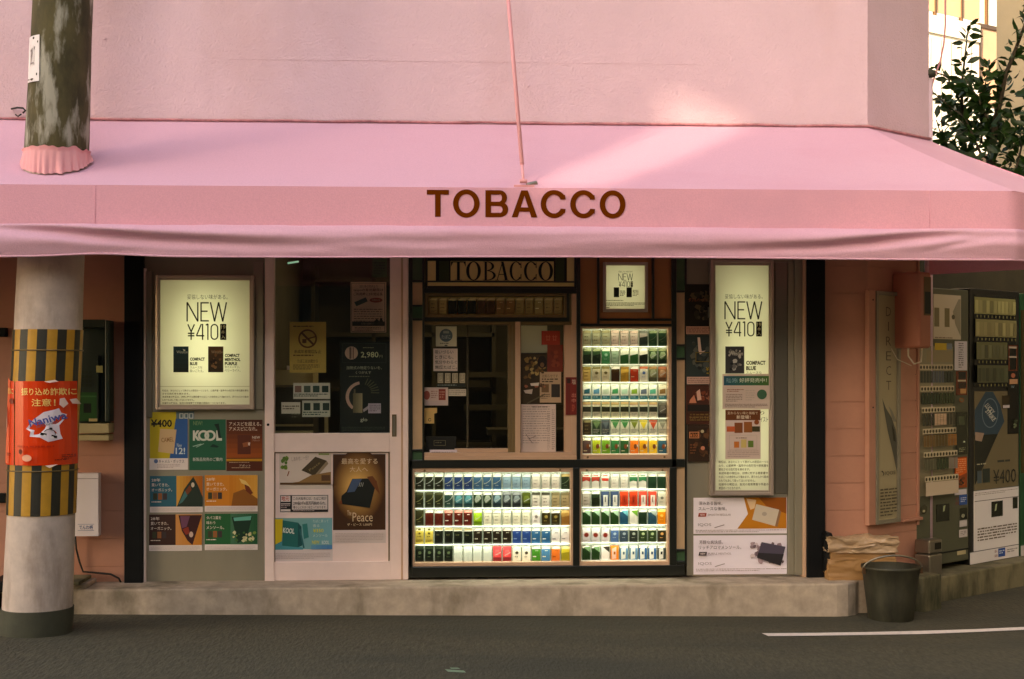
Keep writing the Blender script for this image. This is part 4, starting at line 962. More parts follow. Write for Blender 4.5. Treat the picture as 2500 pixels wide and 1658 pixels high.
def d(p):
    p.rect(1272, 864, 1336, 985, (66, 50, 26)); p.blotch(1273, 864, 1338, 930, [(150, 116, 60), (96, 72, 34), (190, 160, 96), (60, 46, 24), (120, 84, 44)], 46, 9); p.blotch(1273, 930, 1335, 950, [(170, 100, 70), (90, 60, 40)], 8, 6)
    p.poly([(1294, 936), (1316, 934), (1314, 942), (1296, 942)], (220, 206, 190)); p.poly([(1278, 953), (1300, 950), (1298, 962), (1282, 960)], (206, 186, 170)); p.line(1286, 985, 1330, 962, 3, (96, 84, 60)); p.ell(1323, 884, 11, 15, (34, 22, 14)); p.ell(1323, 891, 5, 6, (120, 86, 56))
poster('photo_poster', 'crowded brown photo poster in the narrow service pane under the white sheet', 1272, 862, 1338, 986, (66, 52, 28), d, SO - .002, G4)
def d(p): p.txt("廿", 1332, 818, 1344, 832, (196, 110, 84)); p.txt("廿", 1348, 818, 1360, 832, (196, 110, 84))
poster('red_tag', 'red square tag with two pale characters hanging in the narrow service pane', 1322, 808, 1367, 842, (160, 54, 34), d, SO + .003, G4, cat='tag')
def d(p): p.blotch(1338, 848, 1372, 904, [(140, 60, 34), (110, 44, 24)], 10, 9)
poster('red_banner', 'red-brown strip hanging below the red tag in the narrow service pane', 1336, 842, 1374, 908, (124, 48, 28), d, SO + .001, G4, cat='paper')
def d(p): p.txt("お知らせです", 1324, 914, 1362, 922, (84, 66, 46)); p.micro(1323, 924, 1362, 936, 2, (84, 66, 46)); p.rect(1322, 938, 1340, 958, (120, 90, 60)); p.rect(1346, 938, 1367, 970, (56, 48, 40)); p.micro(1322, 962, 1342, 976, 3, (130, 104, 80))
poster('notice', 'buff printed notice with two small photos, over the crowded photo poster', 1318, 908, 1370, 983, (190, 158, 126), d, SO + .004, G4, cat='notice')
def d(p):
    p.micro(1276, 992, 1342, 1086, 16, (150, 126, 118), .3, .6); p.micro(1300, 992, 1354, 997, 1, (110, 92, 86)); p.micro(1336, 1004, 1343, 1100, 20, (170, 146, 136), .4); p.micro(1347, 1000, 1354, 1100, 20, (150, 126, 116), .4)
    p.line(1284, 1060, 1300, 1082, 1.2, (110, 90, 84)); p.line(1290, 1072, 1310, 1064, 1.2, (110, 90, 84))
poster('notice', 'large white sheet of small handwriting in the narrow service pane', 1272, 987, 1357, 1109, (216, 192, 180), d, SO + .001, G4, cat='notice')
def d(p): p.txt("塩", 1396, 926, 1406, 938, (206, 180, 160)); p.rect(1384, 924, 1393, 936, (60, 26, 16)); p.rect(1384, 940, 1392, 1012, (110, 34, 24)); p.txt("出", 1396, 960, 1406, 970, (214, 130, 110)); p.txt("中", 1396, 973, 1406, 983, (214, 130, 110)); p.micro(1396, 988, 1404, 1006, 4, (180, 80, 60))
poster('red_sticker', 'narrow dark red vertical sticker on the pale frame beside the tall pack case', 1381, 921, 1408, 1013, (124, 36, 26), d, .0255, G4, cat='sticker')

# ================================================================== PACK CASES
def case(label, r, inner, rows, ncol, power_b, power_f, col=(214, 240, 236), split=None):
    c = FR.pt((r[0] + r[2]) / 2, r[3]); t = thing('display_case', label, 'display case', (c.x, -.02, c.z)); rf = (r[0] + r[2]) / 2
    mb = MB(); x0, y0, x1, y1 = r; a, b, c2, d2 = inner
    for q in ((x0, y0, a, y1), (c2, y0, x1, y1), (a, y0, c2, b), (a, d2, c2, y1)): FR.box(mb, *q, -.06, .022, 'tan', rf)
    for fx in (x0 + .08 * (x1 - x0), x1 - .08 * (x1 - x0)):
        fy = y0 + 6 if r[1] > 1000 else y1 - 8
        p_ = FR.pt(fx, fy, .022, rf); mb.tube([p_, p_ + Vector((0, -.004, 0))], .007, 'olived', 10)
    mb.build('frame', t, bevel=.003)
    mb = MB(); FR.box(mb, a - 2, b - 2, c2 + 2, d2 + 2, -.062, -.056, 'backlit', rf); mb.build('backlit_panel', t)
    mb = MB(); FR.box(mb, x0, y0, x1, y1, -.2, -.192, 'whitein', rf)
    for q in ((x0, y0, x0 + 2, y1), (x1 - 2, y0, x1, y1), (x0 + 2, y0, x1 - 2, y0 + 2), (x0 + 2, y1 - 2, x1 - 2, y1)): FR.box(mb, *q, -.192, -.061, 'whitein', rf)
    mb.build('case_box', t)
    sh = MB()
    for (ya, yb) in rows: FR.box(sh, a, yb + .4, c2, yb + 2.4, -.056, -.018, 'whitein', rf)
    sh.build('shelf', t)
    u0, u1 = FR.u(a), FR.u(c2)
    for k, (ya, yb) in enumerate(rows):
        z = FR.z(rf, ya - 3); wgt = 1 if split is None else split[k]
        area_light('shelf_lamp', FR, u0 + .01, u1 - .01, z - .003, z + .003, .0, (-1, -1.4), power_f * wgt, col, t)
        zz = FR.z(rf, (ya + yb) / 2); area_light('back_lamp', FR, u0, u1, zz - .03, zz + .03, -.185, (1, 0), power_b * wgt, col, t)
    return t
ORD = ['first', 'second', 'third', 'fourth', 'fifth', 'sixth', 'seventh', 'eighth', 'ninth', 'tenth', 'eleventh', 'twelfth', 'thirteenth', 'fourteenth', 'fifteenth', 'sixteenth']
LIDW = (226, 216, 200)
def pack(x0, y0, x1, y1, spec, where, group):
    desc, body, lid, style, acc = spec
    w_, h_ = x1 - x0, y1 - y0
    X = lambda t: x0 + t * w_
    Y = lambda t: y0 + t * h_
    p = Print(FR, -.05, None, 'glossink'); p.base(x0, y0, x1, y1, body, .021)
    if lid: p.rect(X(0), Y(0), X(1), Y(.17), lid); p.poly([(X(.04), Y(.12)), (X(.3), Y(.0)), (X(.2), Y(.0)), (X(0), Y(.1))], tuple(c * .55 for c in lid))
    if style == 'swoosh':
        pts = [(.05, .62), (.4, .56), (.75, .44), (.95, .25), (.85, .22), (.9, .3), (.7, .46), (.4, .52)]
        for a, b in zip([(.05, .63), (.35, .58), (.65, .48), (.88, .36)], [(.35, .58), (.65, .48), (.88, .36), (.95, .22)]): p.line(X(a[0]), Y(a[1]), X(b[0]), Y(b[1]), .055 * w_, acc)
        p.micro(X(.3), Y(.7), X(.8), Y(.8), 1, tuple(c * .7 + b * .3 for c, b in zip(acc, body)))
    elif style == 'cloud':
        p.poly([(X(.1), Y(.5)), (X(.3), Y(.22)), (X(.7), Y(.2)), (X(.95), Y(.4)), (X(.6), Y(.6)), (X(.3), Y(.7))], acc); p.rect(X(0), Y(.72), X(1), Y(1), tuple(c * .6 for c in body)); p.line(X(.2), Y(.6), X(.9), Y(.4), .05 * w_, (200, 205, 195))
    elif style == 'text': p.micro(X(.2), Y(.36), X(.85), Y(.46), 1, acc); p.micro(X(.2), Y(.58), X(.8), Y(.7), 1, acc); p.micro(X(.15), Y(.8), X(.85), Y(.92), 2, acc); p.frame(X(.02), Y(.17 if lid else .02), X(.98), Y(.98), .8, tuple(c * .7 for c in body))
    elif style == 'label': p.rect(X(.1), Y(.64), X(.5), Y(.7), acc); p.micro(X(.4), Y(.26), X(.9), Y(.34), 1, acc)
    elif style == 'chev':
        p.rect(X(0), Y(.18), X(1), Y(.4), acc); p.poly([(X(0), Y(.4)), (X(1), Y(.4)), (X(1), Y(.52)), (X(.5), Y(.42)), (X(0), Y(.52))], acc); p.rect(X(.2), Y(.06), X(.8), Y(.12), acc); p.rect(X(.94), Y(.2), X(1), Y(1), (70, 60, 50))
    elif style == 'band': p.rect(X(.06), Y(.28), X(.9), Y(.46), acc); p.rect(X(.2), Y(.06), X(.8), Y(.12), acc); p.rect(X(.94), Y(.2), X(1), Y(1), (70, 60, 50))
    elif style == 'emblem': p.ell(X(.52), Y(.42), .2 * w_, .1 * h_, acc, 12); p.micro(X(.25), Y(.66), X(.8), Y(.74), 1, acc)
    elif style == 'crown': p.rect(X(.34), Y(.02), X(.66), Y(.12), acc); p.ell(X(.5), Y(.32), .14 * w_, .07 * h_, acc, 10); p.micro(X(.25), Y(.5), X(.8), Y(.58), 1, acc); p.micro(X(.1), Y(.72), X(.9), Y(.9), 3, acc)
    elif style == 'disc': p.ell(X(.5), Y(.5), .36 * w_, .19 * h_, (200, 170, 160), 16); p.ell(X(.5), Y(.5), .28 * w_, .15 * h_, acc, 16); p.micro(X(.1), Y(.06), X(.7), Y(.12), 1, (110, 90, 80)); p.micro(X(.1), Y(.84), X(.8), Y(.94), 2, (140, 120, 116))
    elif style == 'frame': p.rect(X(.26), Y(.24), X(.82), Y(.94), acc); p.rect(X(.46), Y(.34), X(.56), Y(.7), tuple(c * .6 for c in body))
    elif style == 'leafcorner': p.poly([(X(.2), Y(.1)), (X(1), Y(.05)), (X(1), Y(.48)), (X(.4), Y(.22))], acc)
    elif style == 'vee': p.poly([(X(.08), Y(.14)), (X(.95), Y(.14)), (X(.52), Y(.6))], acc); p.rect(X(0), Y(0), X(1), Y(.12), tuple(c * .8 for c in acc)); p.micro(X(.1), Y(.6), X(.9), Y(.92), 3, (150, 150, 136))
    elif style == 'seal': p.ell(X(.64), Y(.55), .22 * w_, .16 * h_, (110, 60, 34), 10); p.micro(X(.1), Y(.1), X(.9), Y(.2), 1, (210, 206, 180)); p.ell(X(.88), Y(.5), .06 * w_, .08 * h_, (220, 210, 190), 8); p.micro(X(.1), Y(.8), X(.7), Y(.9), 1, (200, 190, 160))
    elif style == 'split': p.rect(X(0), Y(.3), X(1), Y(.62), acc); p.rect(X(0), Y(0), X(1), Y(.14), (170, 140, 96)); p.micro(X(.2), Y(.7), X(.85), Y(.9), 2, (150, 146, 130))
    elif style == 'boxed': p.poly([(X(.16), Y(.34)), (X(.86), Y(.26)), (X(.86), Y(.6)), (X(.12), Y(.62))], acc); p.rect(X(0), Y(.72), X(1), Y(.98), (46, 104, 112)); p.micro(X(.1), Y(.78), X(.9), Y(.9), 1, (150, 190, 190)); p.micro(X(.1), Y(.06), X(.8), Y(.12), 1, (130, 130, 116))
    elif style == 'window': p.poly([(X(.15), Y(.22)), (X(.7), Y(.08)), (X(.7), Y(.9)), (X(.15), Y(.95))], acc); p.rect(X(.36), Y(.42), X(.6), Y(.62), tuple(c * .7 for c in body))
    elif style == 'strip': p.rect(X(.05), Y(.0), X(.95), Y(.12), (160, 140, 96)); p.micro(X(.2), Y(.4), X(.8), Y(.48), 1, acc); p.rect(X(.3), Y(.7), X(.7), Y(.9), tuple(c * .8 for c in body))
    elif style == 'half': p.poly([(X(0), Y(.45)), (X(1), Y(.35)), (X(1), Y(1)), (X(0), Y(1))], acc)
    return p.done('cigarette_pack', f'{desc}, {where}', 'cigarette pack', group)
def fill(rows, specs, x0, pitch, wd, case_name, group, names):
    for (ya, yb), row, rn in zip(rows, specs, names):
        for i, sp in enumerate(row):
            x = x0 + i * pitch; dy = random.uniform(-.6, .6); dx = random.uniform(-.5, .5)
            pack(x + dx, ya + dy + 1, x + wd + dx, yb, sp, f'{ORD[i]} in {rn} row of {case_name}', group)
sw_ = (190, 196, 180)
def S(n, *a): return [tuple(a)] * n
C1 = [
    S(3, 'black pack with pale swoosh', (34, 36, 24), LIDW, 'swoosh', sw_) + S(3, 'navy pack with pale swoosh', (34, 56, 96), LIDW, 'swoosh', sw_) + S(3, 'steel blue pack with swoosh', (52, 88, 116), LIDW, 'swoosh', sw_) + S(3, 'light blue pack', (140, 168, 180), (200, 205, 200), 'text', (100, 130, 150)) + S(3, 'white pack with faint swoosh', (220, 210, 194), (225, 216, 204), 'text', (170, 160, 146)) + S(1, 'dark green pack with gold lid', (36, 50, 32), (176, 150, 100), 'swoosh', (120, 140, 110)),
    S(3, 'near-black pack with gold swoosh', (40, 42, 22), (60, 60, 36), 'swoosh', (150, 150, 96)) + S(1, 'dark green swoosh pack', (36, 62, 54), LIDW, 'swoosh', sw_) + S(2, 'teal clouded pack', (50, 96, 96), LIDW, 'cloud', (84, 150, 156)) + S(2, 'dark green and white pack', (40, 60, 40), LIDW, 'cloud', (150, 160, 140)) + S(1, 'blue-grey clouded pack', (54, 76, 80), LIDW, 'cloud', (130, 160, 166)) + S(2, 'slate pack with pale cloud', (56, 62, 62), (130, 130, 130), 'cloud', (130, 140, 140)) + S(1, 'olive green pack', (70, 78, 28), None, 'cloud', (104, 116, 50)) + S(2, 'white pack with black top', (222, 212, 196), (64, 60, 48), 'text', (120, 110, 96)) + S(2, 'tan pack with dark print', (168, 148, 108), (110, 96, 66), 'text', (84, 70, 44)),
    S(1, 'dark brown swoosh pack', (48, 46, 24), None, 'swoosh', (140, 140, 84)) + S(2, 'plain maroon pack', (86, 28, 16), LIDW, 'plain', sw_) + S(3, 'maroon pack with white label', (90, 28, 18), (216, 140, 126), 'label', (226, 206, 190)) + S(1, 'lime green pack', (150, 196, 40), (220, 220, 190), 'cloud', (176, 214, 70)) + S(5, 'cream pack with fine print', (226, 220, 194), (232, 226, 204), 'text', (176, 168, 140)) + S(1, 'white pack with dark badge', (222, 214, 206), LIDW, 'emblem', (140, 130, 120)) + S(2, 'dark brown pack with gold crest', (52, 42, 16), LIDW, 'emblem', (150, 130, 70)) + S(1, 'tan and brown pack', (168, 128, 68), (190, 156, 96), 'half', (140, 96, 44)),
    S(2, 'yellow pack with dark crest', (208, 184, 84), (216, 206, 160), 'crown', (90, 74, 24)) + S(4, 'black pack with gold rim', (20, 24, 14), LIDW, 'strip', (110, 110, 70)) + S(4, 'brown-black pack with small label', (36, 28, 16), (206, 190, 180), 'label', (190, 184, 160)) + S(2, 'deep blue pack', (30, 62, 122), LIDW, 'label', (120, 150, 190)) + S(2, 'mid blue pack with white label', (36, 92, 132), LIDW, 'label', (214, 222, 222)) + S(2, 'white pack with dark label', (222, 214, 208), LIDW, 'label', (110, 106, 106)),
    S(4, 'black pack with tiny crest', (18, 26, 16), (40, 50, 34), 'emblem', (80, 96, 66)) + S(4, 'pale mint pack', (208, 214, 200), None, 'half', (196, 206, 194)) + S(2, 'coral red pack', (238, 74, 78), None, 'cloud', (244, 100, 100)) + S(2, 'cream pack with small black mark', (234, 226, 204), LIDW, 'emblem', (80, 70, 56)) + S(1, 'green and white pack', (56, 128, 42), LIDW, 'label', (226, 226, 206)) + S(1, 'blue and white pack', (66, 126, 164), LIDW, 'label', (226, 226, 206)) + S(1, 'orange pack with white lid', (222, 112, 46), (226, 216, 200), 'label', (150, 66, 20)) + S(1, 'yellow pack with black ribbon', (196, 180, 60), (216, 206, 150), 'half', (150, 140, 40)),
]
rows1 = [(1157, 1195.5), (1201, 1239.5), (1245, 1283.5), (1289, 1328), (1333, 1371)]
case('wide backlit pack case with five shelves, under the service window', (1005, 1142, 1399, 1382), (1012, 1153, 1393, 1373), rows1, 16, .033, .115)
R5 = ('top', 'second', 'middle', 'fourth', 'bottom')
fill(rows1, C1, 1013.8, 23.75, 20.2, 'the wide case', 'packs in the wide display case', R5)
C2_ = [
    S(2, 'white pack with red chevron', (224, 216, 200), LIDW, 'chev', (176, 62, 48)) + S(1, 'white pack with red band', (224, 216, 200), LIDW, 'band', (206, 62, 46)) + S(2, 'white and silver pack', (224, 216, 200), LIDW, 'text', (176, 166, 150)) + S(2, 'white pack with green chevron', (224, 220, 204), LIDW, 'chev', (44, 112, 70)) + S(2, 'dark green pack with pale lid', (28, 56, 36), LIDW, 'plain', sw_),
    S(1, 'grey printed pack', (188, 176, 160), LIDW, 'text', (120, 106, 90)) + S(1, 'small dark green pack', (34, 50, 30), (226, 220, 204), 'half', (28, 38, 20)) + S(2, 'white pack framed in navy', (52, 66, 92), None, 'frame', (214, 210, 200)) + S(2, 'bright red pack', (206, 62, 34), None, 'frame', (180, 52, 30)) + S(2, 'red and white framed pack', (200, 62, 46), None, 'frame', (220, 204, 190)) + S(1, 'grey-white pack with dark disc', (198, 194, 174), None, 'emblem', (110, 110, 96)),
    S(4, 'dark green pack with pale corner', (30, 60, 26), LIDW, 'leafcorner', (150, 180, 150)) + S(1, 'teal blue pack', (28, 76, 98), LIDW, 'leafcorner', (90, 160, 170)) + S(1, 'white pack with green corner', (214, 210, 194), LIDW, 'leafcorner', (96, 142, 50)) + S(1, 'blackish green pack', (24, 44, 28), LIDW, 'plain', sw_) + S(1, 'slate blue pack', (36, 70, 84), LIDW, 'leafcorner', (150, 160, 150)) + S(1, 'bright orange pack', (226, 134, 36), (226, 200, 110), 'emblem', (240, 180, 80)),
    S(3, 'white pack with red disc', (214, 206, 204), None, 'disc', (130, 44, 34)) + S(1, 'blue pack with pale emblem', (70, 100, 142), LIDW, 'emblem', (170, 190, 206)) + S(1, 'slate grey emblem pack', (52, 66, 78), LIDW, 'emblem', (150, 160, 166)) + S(1, 'charcoal emblem pack', (40, 46, 38), LIDW, 'emblem', (150, 156, 140)) + S(2, 'dark green emblem pack', (42, 58, 32), LIDW, 'emblem', (160, 176, 130)) + S(1, 'brown-black pack with gold emblem', (48, 42, 26), LIDW, 'emblem', (206, 150, 90)),
    S(2, 'dark forest green pack', (28, 54, 24), LIDW, 'leafcorner', (110, 140, 100)) + S(1, 'white pack with dark corner', (222, 212, 204), None, 'leafcorner', (50, 44, 36)) + S(1, 'orange and pink pack', (220, 120, 40), None, 'window', (226, 180, 160)) + S(2, 'white pack edged in pale blue', (90, 130, 156), LIDW, 'window', (214, 216, 206)) + S(2, 'white pack edged in strong blue', (50, 96, 140), LIDW, 'window', (218, 218, 210)) + S(1, 'white pack edged in charcoal', (56, 66, 64), LIDW, 'window', (206, 206, 196)),
]
rows2 = [(1157, 1193), (1199, 1237), (1243, 1280.5), (1288, 1323.5), (1331, 1367)]
case('square backlit pack case with five shelves, beside the wide case', (1415, 1142, 1635, 1382), (1419, 1151, 1630, 1371), rows2, 9, .02, .066)
fill(rows2, C2_, 1422, 23.0, 19.4, 'the square case', 'packs in the square display case', R5)
C3 = [
    S(3, 'grey-white pack', (182, 178, 146), (150, 140, 104), 'text', (120, 110, 70)) + S(3, 'pinkish white pack', (222, 200, 186), (206, 176, 160), 'text', (170, 140, 126)) + S(1, 'pack split grey and black', (170, 156, 146), (110, 110, 100), 'half', (46, 54, 46)) + S(2, 'dark green pack', (32, 56, 38), (120, 130, 96), 'swoosh', (90, 110, 80)),
    S(2, 'deep green pack', (38, 60, 34), (130, 136, 100), 'half', (24, 36, 20)) + S(1, 'mid green pack', (44, 106, 66), (206, 200, 180), 'emblem', (130, 170, 140)) + S(1, 'grey-green pack', (140, 160, 136), (216, 210, 196), 'text', (96, 130, 100)) + S(2, 'white and green pack', (200, 198, 180), (216, 206, 190), 'half', (36, 74, 36)) + S(1, 'black and white pack', (204, 196, 180), LIDW, 'half', (24, 30, 18)) + S(2, 'green-black pack with pale band', (40, 62, 34), (120, 126, 90), 'cloud', (130, 146, 110)),
    S(1, 'tan striped pack', (196, 164, 96), (140, 120, 60), 'text', (120, 90, 40)) + S(2, 'silver-grey pack with dark crest', (184, 170, 140), (120, 110, 70), 'emblem', (96, 84, 50)) + S(1, 'dark brown pack', (58, 38, 16), LIDW, 'half', (50, 30, 14)) + S(1, 'gold pack', (196, 152, 70), (150, 110, 50), 'half', (150, 110, 40)) + S(1, 'red pack', (158, 46, 24), LIDW, 'label', (206, 140, 110)) + S(1, 'white pack with blue mark', (200, 192, 174), (190, 100, 70), 'emblem', (70, 96, 140)) + S(1, 'olive-grey pack', (112, 112, 78), (160, 120, 80), 'cloud', (150, 150, 120)) + S(1, 'brown marbled pack', (140, 92, 56), (180, 110, 80), 'cloud', (180, 140, 110)),
] + [[('white pack with dark teal box', (216, 220, 206), None, 'boxed', (38, 92, 106)), ('white pack with blue box', (216, 220, 206), None, 'boxed', (84, 140, 166)), ('white pack with pale box', (216, 220, 206), None, 'boxed', (184, 200, 176)), ('white pack with green box', (216, 220, 206), None, 'boxed', (60, 142, 90)), ('white pack with mint box', (216, 220, 206), None, 'boxed', (170, 206, 180)), ('white pack with lime box', (216, 220, 206), None, 'boxed', (124, 160, 60)), ('white pack with slate box', (216, 220, 206), None, 'boxed', (96, 108, 120)), ('white pack with sea-green flash', (216, 220, 206), None, 'boxed', (80, 164, 136)), ('white and brown pack', (206, 200, 176), None, 'boxed', (130, 100, 60))]] + [
    S(2, 'white pack with black band and red top', (190, 182, 156), (160, 96, 70), 'split', (46, 46, 34)) + S(3, 'white pack with black band and green top', (190, 184, 150), (130, 130, 60), 'split', (40, 42, 24)) + S(3, 'white pack with black band and pink top', (190, 182, 160), (170, 120, 100), 'split', (44, 46, 36)) + S(1, 'charcoal pack', (78, 76, 66), (100, 96, 84), 'cloud', (110, 106, 96)),
    S(1, 'brown-black pack', (62, 50, 32), (120, 110, 76), 'text', (120, 104, 70)) + S(1, 'green-black vee pack', (46, 64, 42), (100, 86, 40), 'vee', (96, 120, 80)) + S(1, 'slate vee pack', (58, 66, 70), (120, 90, 80), 'vee', (84, 94, 98)) + S(2, 'white pack with green vee', (200, 200, 176), None, 'vee', (54, 118, 66)) + S(1, 'white pack with olive vee', (200, 198, 170), None, 'vee', (104, 114, 40)) + S(1, 'white pack with yellow vee', (204, 200, 170), None, 'vee', (206, 182, 60)) + S(1, 'white pack with red vee', (200, 192, 172), None, 'vee', (186, 72, 48)) + S(1, 'white pack with grey vee', (190, 186, 166), None, 'vee', (130, 130, 114)),
    S(1, 'mauve-brown pack', (84, 64, 60), LIDW, 'seal', 0) + S(1, 'lime-yellow pack with seal', (160, 170, 50), LIDW, 'seal', 0) + S(1, 'leaf green pack with seal', (96, 138, 44), LIDW, 'seal', 0) + S(1, 'emerald pack with seal', (40, 104, 58), LIDW, 'seal', 0) + S(1, 'dark green pack with seal', (36, 76, 40), LIDW, 'seal', 0) + S(1, 'orange pack with seal', (218, 110, 40), LIDW, 'seal', 0) + S(1, 'amber pack with seal', (210, 146, 40), LIDW, 'seal', 0) + S(1, 'yellow-gold pack with seal', (214, 172, 56), LIDW, 'seal', 0) + S(1, 'blue pack with seal', (44, 84, 100), LIDW, 'seal', 0),
]
rows3 = [(806, 845), (850, 888.5), (894, 932), (938, 976), (981, 1020), (1024.5, 1062), (1068, 1107)]
case('tall backlit pack case with seven shelves, below the small square light box', (1417, 797, 1640, 1124), (1422, 802, 1632, 1110), rows3, 9, .015, .047, (220, 238, 220), (.9, 1.3, .7, 1.1, .7, .8, 1.3))
fill(rows3, C3, 1423.2, 23.05, 19.6, 'the tall case', 'packs in the tall display case', ('top', 'second', 'third', 'fourth', 'fifth', 'sixth', 'bottom'))
# narrow unlit shelf above the service window
c = FR.pt(1210, 775); t = thing('display_case', 'narrow unlit row case under the serif sign', 'display case', (c.x, -.02, c.z))
mb = MB(); FR.ring(mb, 1038, 716, 1384, 775, 7, -.06, .02, 'olived'); mb.build('frame', t, bevel=.002)
mb = MB(); FR.box(mb, 1044, 722, 1378, 770, -.07, -.06, 'olive', 1210); mb.build('back_panel', t)
C4 = S(2, 'tan pack', (183, 161, 102), (231, 207, 146), 'text', (109, 90, 48)) + S(3, 'black pack', (36, 34, 19), (231, 209, 158), 'plain', sw_) + S(2, 'dark brown pack', (80, 53, 26), (219, 190, 141), 'plain', sw_) + S(2, 'brown pack with pale foot', (136, 102, 58), (207, 183, 134), 'label', (239, 214, 165)) + S(2, 'olive pack', (153, 136, 85), (207, 190, 141), 'text', (97, 82, 48)) + S(1, 'olive pack with white stripe', (158, 141, 92), (219, 202, 153), 'label', (240, 239, 202)) + S(2, 'buff pack', (173, 153, 102), (219, 202, 146), 'text', (109, 95, 56))
for i, sp in enumerate(C4):
    x = 1048 + i * 23.4; pack(x, 727, x + 20, 766, sp, f'{ORD[i]} in the narrow row case under the serif sign', 'packs in the narrow row case')

# ================================================================== POSTERS ON THE RIGHT PANEL
G5 = 'dark posters stacked beside the tall light box'
def d(p): p.blotch(1676, 700, 1750, 790, [(52, 46, 34), (26, 22, 14), (74, 66, 50), (90, 76, 54)], 40, 12); p.txt("ダブルバースト", 1680, 728, 1726, 737, (150, 80, 44), .006); p.rect(1727, 750, 1742, 776, (96, 100, 96)); p.rect(1674, 797, 1752, 816, (196, 150, 132)); p.micro(1676, 800, 1750, 814, 3, (140, 100, 84))
poster('dark_poster', 'near-black poster with red print, topmost of the column beside the tall light box', 1673, 694, 1753, 817, (34, 28, 18), d, .022, G5)
def d(p): p.rect(1676, 818, 1757, 920, (46, 56, 54)); p.blotch(1678, 822, 1754, 916, [(30, 36, 34), (76, 84, 80), (60, 64, 56), (96, 96, 84)], 34, 11); p.poly([(1702, 824), (1708, 824), (1712, 858), (1722, 856), (1708, 866), (1704, 856)], (226, 196, 180)); p.frame(1697, 860, 1733, 884, 2, (120, 100, 40)); p.txt("¥270", 1722, 896, 1752, 906, (170, 140, 40), .01); p.micro(1724, 909, 1752, 916, 1, (150, 124, 40)); p.rect(1676, 920, 1757, 938, (200, 160, 146)); p.micro(1678, 923, 1755, 936, 3, (150, 112, 98))
poster('dark_poster', 'slate poster priced 270 yen, second down the column beside the tall light box', 1676, 818, 1757, 939, (46, 56, 54), d, .022, G5)
def d(p): p.blotch(1678, 944, 1755, 984, [(130, 60, 34), (84, 36, 20), (160, 100, 76), (110, 50, 30)], 24, 10); p.poly([(1700, 956), (1708, 950), (1712, 976), (1702, 978)], (220, 170, 150)); p.poly([(1684, 976), (1694, 964), (1700, 984), (1682, 984)], (210, 130, 100)); p.rect(1678, 988, 1757, 1006, (28, 20, 10)); p.micro(1684, 1010, 1754, 1030, 3, (110, 84, 40)); p.txt("ラッキー ストライク ライト", 1682, 1016, 1754, 1024, (140, 110, 60)); p.rect(1676, 1004, 1757, 1007, (70, 40, 20))
poster('dark_poster', 'reddish brown poster with pale figures, third down beside the tall light box', 1675, 940, 1757, 1036, (74, 34, 18), d, .022, G5)
def d(p): p.blotch(1682, 1040, 1754, 1122, [(62, 38, 18), (40, 26, 12), (84, 48, 24), (96, 60, 34)], 30, 12); p.frame(1682, 1054, 1706, 1070, 2, (200, 130, 90)); p.txt("¥300", 1684, 1058, 1704, 1067, (206, 120, 70), .01); p.ell(1715, 1094, 5, 5, (206, 130, 100)); p.ell(1714, 1053, 4, 4, (190, 176, 140)); p.ell(1737, 1053, 4, 4, (190, 176, 140)); p.micro(1684, 1084, 1700, 1110, 4, (120, 70, 40))
poster('dark_poster', 'dark brown poster with an orange price box, lowest of the column', 1679, 1037, 1757, 1127, (50, 30, 14), d, .022, G5)
LO = .071
def d(p):
    p.grad(1767, 918, 1877, 941, (24, 84, 106), (70, 110, 44), 8); p.txt("FULL OPEN", 1774, 924, 1800, 934, (150, 190, 196)); p.txt("好評発売中！", 1805, 923, 1872, 934, (214, 222, 196), .01)
    p.micro(1775, 950, 1816, 958, 2, (140, 76, 50)); p.micro(1772, 962, 1812, 982, 5, (150, 130, 120)); p.ell(1860, 963, 12, 12, (60, 100, 74)); p.micro(1820, 952, 1842, 980, 5, (190, 172, 160)); p.micro(1770, 986, 1874, 996, 3, (150, 132, 124))
poster('leaflet', 'pale leaflet with a blue-green banner taped over the tall light box', 1764, 913, 1879, 999, (206, 184, 172), d, LO, 'leaflets over the tall light box')
def d(p):
    p.rect(1771, 1001, 1856, 1026, (106, 56, 22)); p.txt("変わらない味と価格で", 1776, 1005, 1850, 1012, (220, 196, 170)); p.txt("新登場！", 1798, 1014, 1832, 1023, (226, 206, 180), .01)
    p.rect(1793, 1032, 1813, 1057, (130, 70, 34)); p.rect(1816, 1030, 1836, 1056, (150, 86, 40)); p.rect(1774, 1041, 1794, 1054, (196, 92, 50)); p.rect(1836, 1041, 1855, 1054, (64, 58, 30)); p.ell(1847, 1031, 6, 6, (140, 70, 30)); p.frame(1780, 1062, 1848, 1098, 1, (190, 170, 158)); p.micro(1796, 1068, 1834, 1072, 1, (130, 100, 84))
    p.rect(1792, 1078, 1804, 1093, (196, 112, 50)); p.rect(1809, 1073, 1822, 1093, (206, 180, 110)); p.rect(1826, 1076, 1839, 1092, (96, 120, 50)); p.micro(1776, 1100, 1852, 1118, 4, (170, 148, 138), .4)
poster('leaflet', 'brown-headed leaflet of small pack pictures, lower on the tall light box', 1771, 1000, 1857, 1121, (210, 186, 176), d, LO, 'leaflets over the tall light box')
